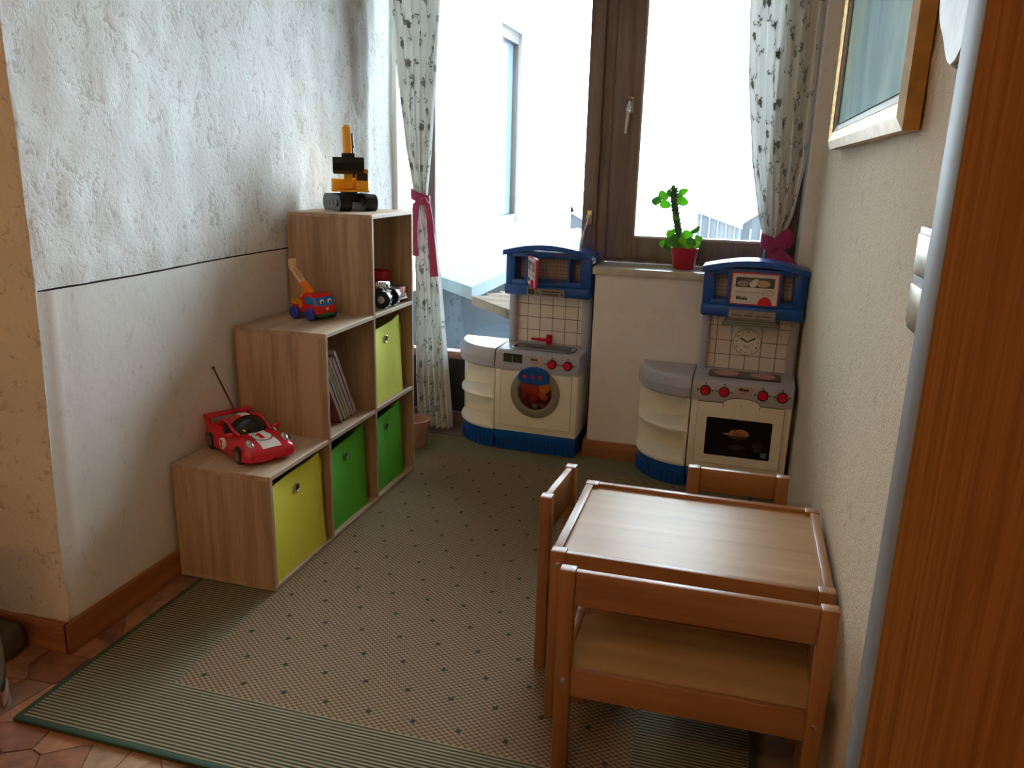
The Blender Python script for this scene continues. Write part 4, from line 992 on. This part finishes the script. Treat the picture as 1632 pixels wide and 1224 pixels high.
g = G(); g.lathe([(.053, -.001), (.053, .0006), (0, .0006)], 48, T, cap=False); ck = g.build('clock_face', plain('clock_white', (226, 222, 210), .4, noise_amt=.02), k2)
g = G(); g.lathe([(.0515, .0006), (.0515, .0012), (.053, .0012), (.053, .0006)], 48, T, cap=False); g.build('clock_ring', ink, ck)
for k in range(12):
    a = PI / 2 - 2 * PI * (k + 1) / 12; text('clock_numeral', str(k + 1), .0115, plain('numeral_ink', (52, 56, 60), .5), ck, XZ(.182 + .0425 * math.cos(a), .1886, .572 + .0425 * math.sin(a)), .0003, .0002)
navy = plain('navy_hand', (34, 44, 84), .4)
for a, l in ((PI / 2 - 2 * PI * 2 / 12, .034), (PI / 2 - 2 * PI * 10 / 12, .029)):
    g = G(Matrix.Translation((.182, .1885, .572)) @ Matrix.Rotation(-a, 4, 'Y')); g.prism([(-.003, -.002), (l * .3, -.0024), (l, -.0032), (l, .0032), (l * .3, .0024), (-.003, .002)], .0, .0008, FR); g.build('clock_hand', navy, ck)
text('clock_lettering', 'Miele', .011, plain('olive_print', (150, 148, 70), .5), ck, XZ(.182, .1886, .553), .0003, .0003)
for u in (.049, .119, .261, .331): knob(k2, u, .410, -.0005)
plate(k2, 'badge', plain('badge_rose', (196, 168, 158), .4), .158, .223, .400, .438, .0, .0028, .003)
text('badge_lettering', 'Miele', .016, ink, k2, XZ(.190, -.0036, .425), bold=.0006)
text('badge_lettering', 'Backofen', .0065, plain('faint_print', (150, 110, 104), .5), k2, XZ(.190, -.0036, .411))
# hob
g = G(); g.prism(rrect(.052, .322, .050, .155, .02), .4535, .4592); hb = g.build('hob', plain('hob_brown_grey', (64, 56, 56), .35), k2)
for cx in (.118, .256):
    g = G(); g.lathe([(.050, .4592), (.050, .4606), (.046, .4606)], 36, Matrix.Translation((cx, .103, 0)), cap=False); g.build('burner_ring', plain('ring_grey', (128, 112, 110), .5), hb)
    g = G(); g.lathe([(.046, .4600), (0, .4600)], 36, Matrix.Translation((cx, .103, 0)), cap=False); g.build('burner', plain('burner_rose', (196, 140, 136), .5), hb)
# oven door with an arched top
def oven_outline(x0, x1, z0, z1, top, e=0):
    pts = [(x0, z0), (x1, z0), (x1, z1)]
    for k in range(13): a = PI * k / 12; pts.append((.1885 + (.067 + e) * math.cos(a), z1 + (top - z1) * math.sin(a)))
    return pts + [(x0, z1)]
g = G(); g.prism(oven_outline(.0250, KW - .0250, HB + .0292, HT - .002, .3915, .0012), 0, .0062, FR); g.build('door_seam', seam_m, k2)
g = G(); g.prism(oven_outline(.0262, KW - .0262, HB + .0304, HT - .0032, .390), 0, .0074, FR); od = g.build('oven_door', cream_pl, k2)
g = G(); g.prism(rrect(.064, .308, .155, .307, .006), .006, .0082, FR); ow = g.build('oven_window', plain('oven_black', (16, 14, 16), .25), od)
g = G(); 
for cx, cz, rx, rz_, c in ((.178, .246, .05, .006, (150, 130, 120)), (.190, .254, .036, .014, (196, 108, 62)), (.196, .262, .018, .007, (226, 160, 104)), (.186, .236, .034, .008, (70, 40, 36)), (.186, .195, .034, .011, (52, 50, 60)), (.262, .205, .02, .022, (40, 44, 48))):
    g2 = G(); g2.prism([(cx + rx * math.cos(2 * PI * k / 18), cz + rz_ * math.sin(2 * PI * k / 18)) for k in range(18)], .0082, .0088, FR); g2.build('oven_print', plain('oven_print_%d' % c[0], c, .4, noise_amt=.4, nscale=50), ow)
g.box(.276, .296, -.0092, -.0082, .166, .184); g.build('oven_sticker', plain('sticker_teal', (90, 122, 132), .4), ow)
g = G(); g.box(.1215, .1235, -.0080, -.0070, .352, .364).box(.2535, .2555, -.0080, -.0070, .352, .364).box(.184, .191, -.0080, -.0070, .363, .366); g.build('door_mark', seam_m, od)

# --- rounded side shelves
def side_shelf(label, loc, rz):
    o = thing('toy_corner_shelf', label, 'toy shelf', loc, rz)
    U0, RX, RY = -.006, .226, .222
    def plan(k, n=22, back=KD): 
        pts = [(U0 - RX * k * math.cos(PI / 2 * (1 - i / n)) if False else U0 - RX * k * math.sin(PI / 2 * i / n), back - RY * k * math.cos(PI / 2 * i / n)) for i in range(n + 1)]
        return pts + [(U0, back)]
    def slab(g, k0, k1, z0, z1):
        a = plan(k0); b_ = plan(k1); n = len(a)
        g.raw([(x, y, z0) for x, y in a] + [(x, y, z1) for x, y in b_], [list(range(n))[::-1], list(range(n, 2 * n))] + [(i, (i + 1) % n, n + (i + 1) % n, n + i) for i in range(n)])
    g = G(); slab(g, .95, .97, 0, .086)
    for i in range(16):
        a = PI / 2 * (i + .5) / 16; x, y = U0 - RX * .965 * math.sin(a), KD - RY * .965 * math.cos(a); g.cyl((x, y, 0), (x, y, .05), .005, .004, 6)
    g.build('plinth', blue_pl, o)
    for z0, h in ((.086, .026), (.222, .024)):
        g = G(); slab(g, .985, 1.0, z0, z0 + h * .4); slab(g, 1.0, .985, z0 + h * .4, z0 + h * .8); slab(g, .985, .95, z0 + h * .8, z0 + h); g.build('shelf_board', cream_pl, o)
    g = G(); g.box(U0 - .014, U0, .006, KD, .088, .372, .003); g.build('side_panel', cream_pl, o)
    # curved inner back
    g = G(); n = 20; vs = []
    for k_, in ((.80,), (.86,)):
        for i in range(n + 1):
            a = PI / 2 * i / n; vs.append((U0 - .012 - (RX - .014) * math.sin(a) ** .8 * 1.0, KD - .055 * math.cos(a) * (1 if k_ < .83 else .8) - .004))
    v3 = [(x, y, .09) for x, y in vs] + [(x, y, .374) for x, y in vs]; m_ = n + 1; f = []
    for i in range(n): f += [(i, i + 1, 2 * m_ + i + 1, 2 * m_ + i), (m_ + i, 3 * m_ + i, 3 * m_ + i + 1, m_ + i + 1)]
    g.raw(v3, f); g.build('back_panel', cream_pl, o)
    g = G(); slab(g, 1.0, 1.025, .368, .376); slab(g, 1.025, 1.03, .376, .41); slab(g, 1.03, .99, .41, .442); slab(g, .99, .95, .442, .4545); g.build('worktop', grey_pl, o)
    return o
side_shelf('white rounded toy side shelf on blue plinth beside the left curtain', K1L, K1R)
side_shelf('white rounded toy side shelf on blue plinth left of the toy stove', (1.0872, 1.2202, 0), -.0287)

# ================================================================== toys on the shelf
# --- red racing car
hx, hy = .875, -.486
car = thing('racing_car', 'red toy racing car with white stripe and number one on the lowest step', 'toy car', (-.178, .176, p + t), math.atan2(hy, hx))
# local: +x forward, +y left; length .28
ctab = [(-.145, .066, .036), (-.138, .078, .052), (-.11, .086, .060), (-.05, .084, .056), (.0, .082, .054), (.05, .086, .054), (.09, .086, .050), (.12, .084, .045), (.138, .076, .038), (.146, .060, .030), (.1505, .035, .016), (.1515, .003, .003)]
ZB = .014
def car_wh(x): return lerp_tab(ctab, x)
def car_z(x, y):
    w, h = car_wh(x); r_ = min(.999, abs(y) / w); fend = .008 * math.exp(-((x - .088) / .035) ** 2 - ((abs(y) - .060) / .018) ** 2) + .008 * math.exp(-((x + .085) / .04) ** 2 - ((abs(y) - .060) / .02) ** 2)
    return ZB + h * (1 - r_ ** 3.2) ** (1 / 3.2) + fend
def carsurf(u, v):
    x = -.145 + .2964 * u; w, h = car_wh(x); a = PI * v; c = math.cos(a)
    y = w * math.copysign(abs(c) ** .55, c); return (x, y, car_z(x, y) if 0 < v < 1 else ZB)
g = G(); g.grid(carsurf, 90, 36); g.grid(lambda u, v: (-.145 + .2964 * u, car_wh(-.145 + .2964 * u)[0] * (1 - 2 * v), ZB), 20, 4)
body = g.build('car_body', plain('car_red', (206, 14, 44), .22, noise_amt=.02, coat=.5), car, ang=1.0)
def patch(x0, x1, y0, y1, off, name, m, par, zf=None, nu=14, nv=10):
    g = G(); zf = zf or car_z
    g.grid(lambda u, v: (x0 + (x1 - x0) * u, (y0(x0 + (x1 - x0) * u) if callable(y0) else y0) * (1 - v) + (y1(x0 + (x1 - x0) * u) if callable(y1) else y1) * v, zf(x0 + (x1 - x0) * u, (y0(x0 + (x1 - x0) * u) if callable(y0) else y0) * (1 - v) + (y1(x0 + (x1 - x0) * u) if callable(y1) else y1) * v) + off), nu, nv); return g.build(name, m, par)
patch(.018, .142, lambda x: -.024 - .05 * (x - .018), lambda x: .024 + .05 * (x - .018), .0012, 'white_stripe', white_pl, car)
def disc(cx, cy, r_, off, name, m, par, zf=car_z):
    g = G(); n = 28; vs = [(cx, cy, zf(cx, cy) + off)]
    for j in range(1, 4): vs += [(cx + r_ * j / 3 * math.cos(2 * PI * k / n), cy + r_ * j / 3 * math.sin(2 * PI * k / n), zf(cx + r_ * j / 3 * math.cos(2 * PI * k / n), cy + r_ * j / 3 * math.sin(2 * PI * k / n)) + off) for k in range(n)]
    f = [(0, 1 + k, 1 + (k + 1) % n) for k in range(n)]
    for j in range(2): f += [(1 + j * n + k, 1 + (j + 1) * n + k, 1 + (j + 1) * n + (k + 1) % n, 1 + j * n + (k + 1) % n) for k in range(n)]
    g.raw(vs, f); return g.build(name, m, par)
rd1 = disc(.080, 0, .031, .0018, 'roundel', ink, car); disc(.080, 0, .028, .0026, 'roundel_face', white_pl, rd1)
t_ = math.atan2(-.012, .06)
def one(par, T, s):
    g = G(T); g.prism([(-.25 * s, -.5 * s), (.1 * s, -.5 * s), (.1 * s, .5 * s), (-.12 * s, .5 * s), (-.42 * s, .28 * s), (-.42 * s, .08 * s), (-.25 * s, .18 * s)], 0, .0008); return g.build('number_one', red_pl, par)
one(rd1, Matrix.Translation((.080, -.002, car_z(.080, 0) + .0034)) @ Matrix.Rotation(.14, 4, 'Y') @ Matrix.Rotation(PI / 2, 4, 'Z'), .036)
# cabin glass and roof
def cab_z(x, y):
    q = max(0, 1 - ((x + .025) / .075) ** 2 - (y / .066) ** 2); return .062 + .046 * q ** .55
g = G()
def dome(u, v):
    r_ = u; a = 2 * PI * v; x = -.025 + .0745 * r_ * math.cos(a); y = .0655 * r_ * math.sin(a); return (x, y, cab_z(x, y) - (.012 if u > .98 else 0))
g.grid(dome, 12, 40); cabn = g.build('windscreen', plain('black_glass', (14, 14, 16), .08), car, ang=1.2)
patch(-.080, -.012, lambda x: -.050 * math.sqrt(max(0, 1 - ((x + .025) / .07) ** 2)), lambda x: .050 * math.sqrt(max(0, 1 - ((x + .025) / .07) ** 2)), .0016, 'roof', plain('car_red', (206, 14, 44), .22), car, cab_z)
patch(-.078, -.014, -.014, .014, .0024, 'roof_stripe', white_pl, car, cab_z)
for s in (-1, 1):
    g = G(); g.tube([(.044, s * .050, .066), (.010, s * .055, .078), (-.02, s * .053, .094), (-.055, s * .050, .096), (-.09, s * .055, .074)], .0055); g.build('pillar', plain('car_red', (206, 14, 44), .22), car)
    g = G(); g.ell((.030, s * .076, .072), .010, .012, .008); g.build('wing_mirror', plain('car_red', (206, 14, 44), .22), car)
    q = (.112, s * .056, car_z(.112, s * .056)); g = G(); g.ell(q, .018, .011, .008, M=Matrix.Rotation(.5, 4, 'Y')); g.build('headlamp', plain('headlamp_silver', (196, 186, 192), .15, .7), car)
    g = G(); T = Matrix.Translation((-.004, s * .0838, .040)) @ (Matrix.Rotation(PI / 2, 4, 'X') if s < 0 else Matrix.Rotation(-PI / 2, 4, 'X'))
    g.lathe([(.0175, -.004), (.0175, .003), (0, .003)], 24, T, cap=False); rs = g.build('side_roundel', white_pl, car)
    one(rs, T @ Matrix.Translation((0, 0, .0032)) @ (Matrix() if s < 0 else Matrix.Rotation(PI, 4, 'Z')), .024)
    for x in (.088, -.088):
        g = G(); T = Matrix.Translation((x, s * .076, .0265)) @ Matrix.Rotation(PI / 2, 4, 'X')
        g.lathe([(.017, -.011), (.0245, -.010), (.0265, -.006), (.0265, .006), (.0245, .010), (.017, .011)], 28, T); wl_ = g.build('wheel', black_pl, car)
        g = G(); g.lathe([(.0165, -.0118), (.0165, .0118)], 20, T); g.build('hub', plain('hub_grey', (126, 122, 116), .35, .5), wl_)
g = G(); g.tube([(-.125, -.066, .05), (-.136, -.066, .088)], .008).tube([(-.125, .066, .05), (-.136, .066, .088)], .008).box(-.152, -.118, -.076, .076, .086, .096, .004); g.build('spoiler', plain('car_red', (206, 14, 44), .22), car)
g = G(); g.tube([(-.10, .02, .07), (-.135, .0, .15), (-.165, -.022, .232)], [.0032, .0028, .0024], 8); g.tube([(-.1635, -.021, .228), (-.1665, -.023, .236)], .0042, 8); g.build('antenna', plain('antenna_brown', (70, 40, 24), .5), car)

# --- toy crane truck with a smiling windscreen
ct = thing('crane_truck', 'small red toy truck with blue wheels and a yellow crane arm', 'toy truck', (-.166, .572, 2 * p + t), -.34)
g = G(); g.prism([(-.062, .022), (.066, .022), (.070, .034), (.064, .052), (.050, .080), (.040, .088), (-.006, .088), (-.012, .064), (-.062, .060)], -.042, .042, Matrix(((1, 0, 0, 0), (0, 0, 1, 0), (0, 1, 0, 0), (0, 0, 0, 1))))
bmesh.ops.bevel(g.bm, geom=g.bm.edges[:], offset=.006, segments=3, profile=.5, affect='EDGES'); g.build('truck_body', plain('toy_red', (214, 26, 22), .22, noise_amt=.02), ct)
g = G(); g.box(-.058, .068, -.038, .038, .012, .026, .005); g.build('chassis', plain('toy_green', (26, 96, 40), .35), ct)
def wsc(u, v):
    z = .051 + .027 * v; xf = .066 - (z - .05) * .50; q = 2 * u - 1
    L = .020; yh = .0432; tot = 2 * (L + yh); d = u * tot
    if d < L: x, y = xf - L + d, -yh
    elif d < L + 2 * yh: x, y = xf, -yh + (d - L)
    else: x, y = xf - (d - L - 2 * yh), yh
    r = .012; ex, ey = xf - x, yh - abs(y)
    if ex < r and ey < r:
        dd = math.hypot(r - ex, r - ey); k = r / dd if dd > r else 1; x = xf - r + (r - ex) * k; y = math.copysign(yh - r + (r - ey) * k, y)
    return (x + .0008, y * 1.01, z)
g = G(); g.grid(wsc, 60, 6); ws = g.build('windscreen', plain('toy_blue_screen', (34, 116, 196), .2), ct)
for s in (-1, 1):
    c_ = wsc(.5 + s * .13, .45); g = G(); g.ell((c_[0] + .001, c_[1], c_[2]), .003, .009, .010, 14, 8); ey = g.build('eye', white_pl, ct)
    g = G(); g.ell((c_[0] + .0035, c_[1], c_[2] - .001), .0022, .0048, .006, 12, 8); g.build('pupil', ink, ey)
    g = G(); g.box(.008, .040, s * .0405, s * .0445, .055, .078, .001); g.build('side_window', plain('toy_blue_screen', (34, 116, 196), .2), ct)
    g = G(); g.box(-.058, -.012, s * .041, s * .047, .050, .056, .001).box(-.058, -.012, s * .041, s * .047, .060, .066, .001)
    for k in range(5): g.box(-.056 + k * .010, -.052 + k * .010, s * .041, s * .047, .050, .066)
    g.box(-.018, -.008, s * .041, s * .047, .040, .066, .001); g.build('side_ladder', yellow_pl, ct)
    for x in (-.040, .036):
        g = G(); T = Matrix.Translation((x, s * .046, .021)) @ Matrix.Rotation(PI / 2, 4, 'X'); g.lathe([(.0, -.012), (.017, -.011), (.021, -.006), (.021, .006), (.017, .011), (0, .012)], 24, T, cap=False); g.build('wheel', plain('toy_blue', (44, 60, 168), .35), ct)
g = G(); g.ell((.068, 0, .040), .005, .006, .006); g.build('nose', plain('toy_pink', (240, 150, 140), .4), ct)
g = G(); g.box(-.045, -.012, -.022, .022, .060, .078, .004).box(-.042, -.018, -.016, .016, .078, .090, .003); tt = g.build('turntable', yellow_pl, ct)
T = Matrix.Translation((-.016, 0, .088)) @ Matrix.Rotation(math.radians(-138), 4, 'Y')
g = G(T); g.box(-.008, .045, -.012, .012, -.008, .008, .003); g.build('arm_base', orange_pl, ct)
pale_y = plain('pale_cream_plastic', (232, 206, 160), .35)
g = G(T)
for s in (-1, 1): g.box(.03, .112, s * .009 - .0025, s * .009 + .0025, -.004, .006, .001)
for k in range(7): g.box(.036 + k * .011, .041 + k * .011, -.009, .009, -.002, .004)
g.build('ladder', pale_y, ct)
g = G(T @ Matrix.Translation((.112, 0, 0)) @ Matrix.Rotation(math.radians(46), 4, 'Y')); g.box(-.006, .030, -.013, .013, -.007, .008, .003); g.build('basket', pale_y, ct)

# --- excavator on the top board
ex = thing('excavator', 'yellow toy excavator with black tracks on top of the shelf', 'toy excavator', (-.185, .90, L3), math.radians(-40))
yel_m = plain('excavator_yellow', (244, 172, 26), .35, noise_amt=.03)
def track(y):
    pts = []
    for cx, a0 in ((.055, -PI / 2), (-.055, PI / 2)):
        for k in range(11): a = a0 + PI * k / 10; pts.append((cx + .029 * math.cos(a), .029 + .029 * math.sin(a)))
    g = G(); g.prism(pts, y - .022, y + .022, Matrix(((1, 0, 0, 0), (0, 0, 1, 0), (0, 1, 0, 0), (0, 0, 0, 1)))); tk = g.build('track', black_pl, ex)
    g = G(); n = len(pts); per = []
    for i in range(n):
        a = Vector((pts[i][0], 0, pts[i][1])); b_ = Vector((pts[(i + 1) % n][0], 0, pts[(i + 1) % n][1])); m_ = max(1, int((b_ - a).length / .009))
        for k in range(m_): per.append((a.lerp(b_, k / m_), (b_ - a).normalized()))
    for q, d in per:
        g.box(-.0028, .0028, -.0225, .0225, -.0015, .0015, 0, Matrix.Translation((q.x, y, q.z)) @ Matrix.Rotation(-math.atan2(d.z, d.x), 4, 'Y'))
    g.build('tread', dark_pl, tk)
    for s in (-1, 1):
        g = G(); g.prism([(q[0] * .72, .029 + (q[1] - .029) * .5) for q in pts], y + s * .022, y + s * .0245, Matrix(((1, 0, 0, 0), (0, 0, 1, 0), (0, 1, 0, 0), (0, 0, 0, 1))))
        for x in (-.05, -.018, .018, .05): g.lathe([(.009, 0), (.009, .004), (.004, .004)], 12, Matrix.Translation((x, y + s * .022, .029)) @ Matrix.Rotation(-s * PI / 2, 4, 'X'))
        g.build('track_frame', plain('track_grey', (88, 90, 94), .5), tk)
track(-.050); track(.050)
g = G(); g.box(-.03, .03, -.032, .032, .03, .062, .004).cyl((0, 0, .055), (0, 0, .070), .034); g.build('undercarriage', dark_pl, ex)
up_ = bpy.data.objects.new('upper_house', None)
R_ = Matrix.Translation((0, 0, .068)) @ Matrix.Rotation(math.radians(-20), 4, 'Z')
g = G(R_); g.box(-.095, .070, -.066, .066, .0, .006, .002).box(-.092, .030, -.064, -.014, .006, .044, .004).box(-.092, -.02, -.014, .064, .006, .052, .005).box(-.012, .066, .016, .064, .006, .040, .004); uh = g.build('house', yel_m, ex)
g = G(R_); g.box(-.010, .010, .018, .063, .04, .076, .003).box(.002, .064, .019, .024, .066, .076, .002).box(.002, .064, .058, .063, .066, .076, .002).box(.056, .064, .019, .063, .066, .076, .002).box(-.01, .064, .018, .063, .074, .080, .003); cb = g.build('cab', yel_m, ex)
g = G(R_); g.box(.0, .060, .021, .061, .04, .074); g.build('cab_glass', plain('cab_glass_grey', (62, 66, 70), .15), cb)
g = G(R_); g.box(-.093, -.06, .03, .05, .052, .066, .003); g.build('exhaust', dark_pl, ex)
side = Matrix(((1, 0, 0, 0), (0, 0, 1, 0), (0, 1, 0, 0), (0, 0, 0, 1)))
g = G(R_); g.prism([(.035, .01), (.062, .012), (.050, .09), (.030, .16), (.016, .225), (-.008, .222), (.0, .15), (.018, .08)], -.022, .006, side); bmesh.ops.bevel(g.bm, geom=g.bm.edges[:], offset=.002, segments=2, profile=.5, affect='EDGES'); bo = g.build('boom', yel_m, ex)
g = G(R_); g.prism([(-.004, .222), (.012, .232), (.040, .214), (.074, .150), (.078, .122), (.060, .120), (.050, .148)], -.018, .002, side); g.build('stick', yel_m, ex)
g = G(R_); g.tube([(.055, .012, .05), (.030, .012, .13)], .005).tube([(.030, .012, .13), (.022, .012, .175)], .0035).tube([(.012, .012, .20), (.060, .012, .155)], .0045); g.build('hydraulic_ram', dark_pl, bo)
g = G(R_); g.box(.060, .086, -.030, .016, .118, .134, .002); g.prism([(.058, .118), (.105, .120), (.112, .100), (.104, .074), (.082, .062), (.068, .068), (.090, .084), (.094, .102)], -.060, .044, side); g.prism([(.060, .116), (.105, .118), (.110, .100), (.102, .076), (.082, .066), (.070, .072)], -.062, -.058, side); g.prism([(.060, .116), (.105, .118), (.110, .100), (.102, .076), (.082, .066), (.070, .072)], .042, .046, side); g.build('bucket', black_pl, ex)

# --- two toy vehicles in the upper open cell
zc = 2 * p + t
ft = thing('fire_truck', 'red toy fire truck with white trim in the upper open cell', 'toy truck', (-.078, .984, zc), math.radians(-6))
fr_m = plain('fire_red', (186, 16, 34), .25, noise_amt=.03)
g = G(); g.box(-.10, .062, -.036, .036, .014, .062, .005); g.build('truck_body', fr_m, ft)
g = G(); g.box(-.10, -.002, -.034, .034, .062, .118, .005).box(-.10, -.012, -.036, .036, .088, .094, .002); g.build('cabin', fr_m, ft)
g = G(); g.box(-.002, .060, -.034, .034, .0615, .0635); g.build('bonnet_plate', plain('grey_black_plate', (66, 62, 62), .3), ft)
g = G(); g.box(.060, .0645, -.03, -.022, .024, .056).box(.060, .0645, -.016, -.008, .024, .056).box(.060, .0645, .0, .008, .024, .056).box(.060, .0645, .016, .030, .020, .034, .001).box(.058, .066, -.036, .036, .014, .020, .002).box(.0, .064, -.0365, -.034, .061, .065); g.build('grille', plain('white_trim', (226, 220, 220), .3), ft)
for x in (-.068, .036):
    for s in (-1, 1):
        g = G(); T = Matrix.Translation((x, s * .032, .017)) @ Matrix.Rotation(PI / 2, 4, 'X'); g.lathe([(.0, -.008), (.013, -.008), (.017, -.004), (.017, .004), (.013, .008), (0, .008)], 20, T, cap=False); g.build('wheel', black_pl, ft)
mt = thing('monster_truck', 'black and chrome toy monster truck left of the fire truck', 'toy truck', (-.078, .882, zc), math.radians(0))
g = G(); g.box(-.055, .055, -.024, .024, .042, .060, .004).box(-.05, .012, -.026, .026, .058, .074, .005); g.build('truck_body', plain('dark_maroon', (84, 20, 30), .3), mt)
g = G(); g.box(.006, .048, -.022, .022, .062, .088, .004)
for k in range(4): g.box(.008 + k * .010, .014 + k * .010, -.026, .026, .066, .092, .002)
g.cyl((.012, -.03, .08), (.045, -.03, .07), .004).cyl((.012, .03, .08), (.045, .03, .07), .004); g.build('chrome_engine', chrome, mt)
for x in (-.042, .044):
    for s in (-1, 1):
        g = G(); T = Matrix.Translation((x, s * .040, .032)) @ Matrix.Rotation(PI / 2, 4, 'X'); g.lathe([(.014, -.014), (.028, -.014), (.032, -.009), (.032, .009), (.028, .014), (.014, .014)], 24, T)
        for k in range(16): a = 2 * PI * k / 16; g.box(-.003, .003, -.013, .013, -.002, .002, 0, Matrix.Translation((x + .0315 * math.cos(a), s * .040, .032 + .0315 * math.sin(a))) @ Matrix.Rotation(PI / 2 - a, 4, 'Y'))
        w_ = g.build('wheel', black_pl, mt); g = G(); g.lathe([(.0135, -.0148), (.0135, .0148)], 16, T); g.build('hub', chrome, w_)
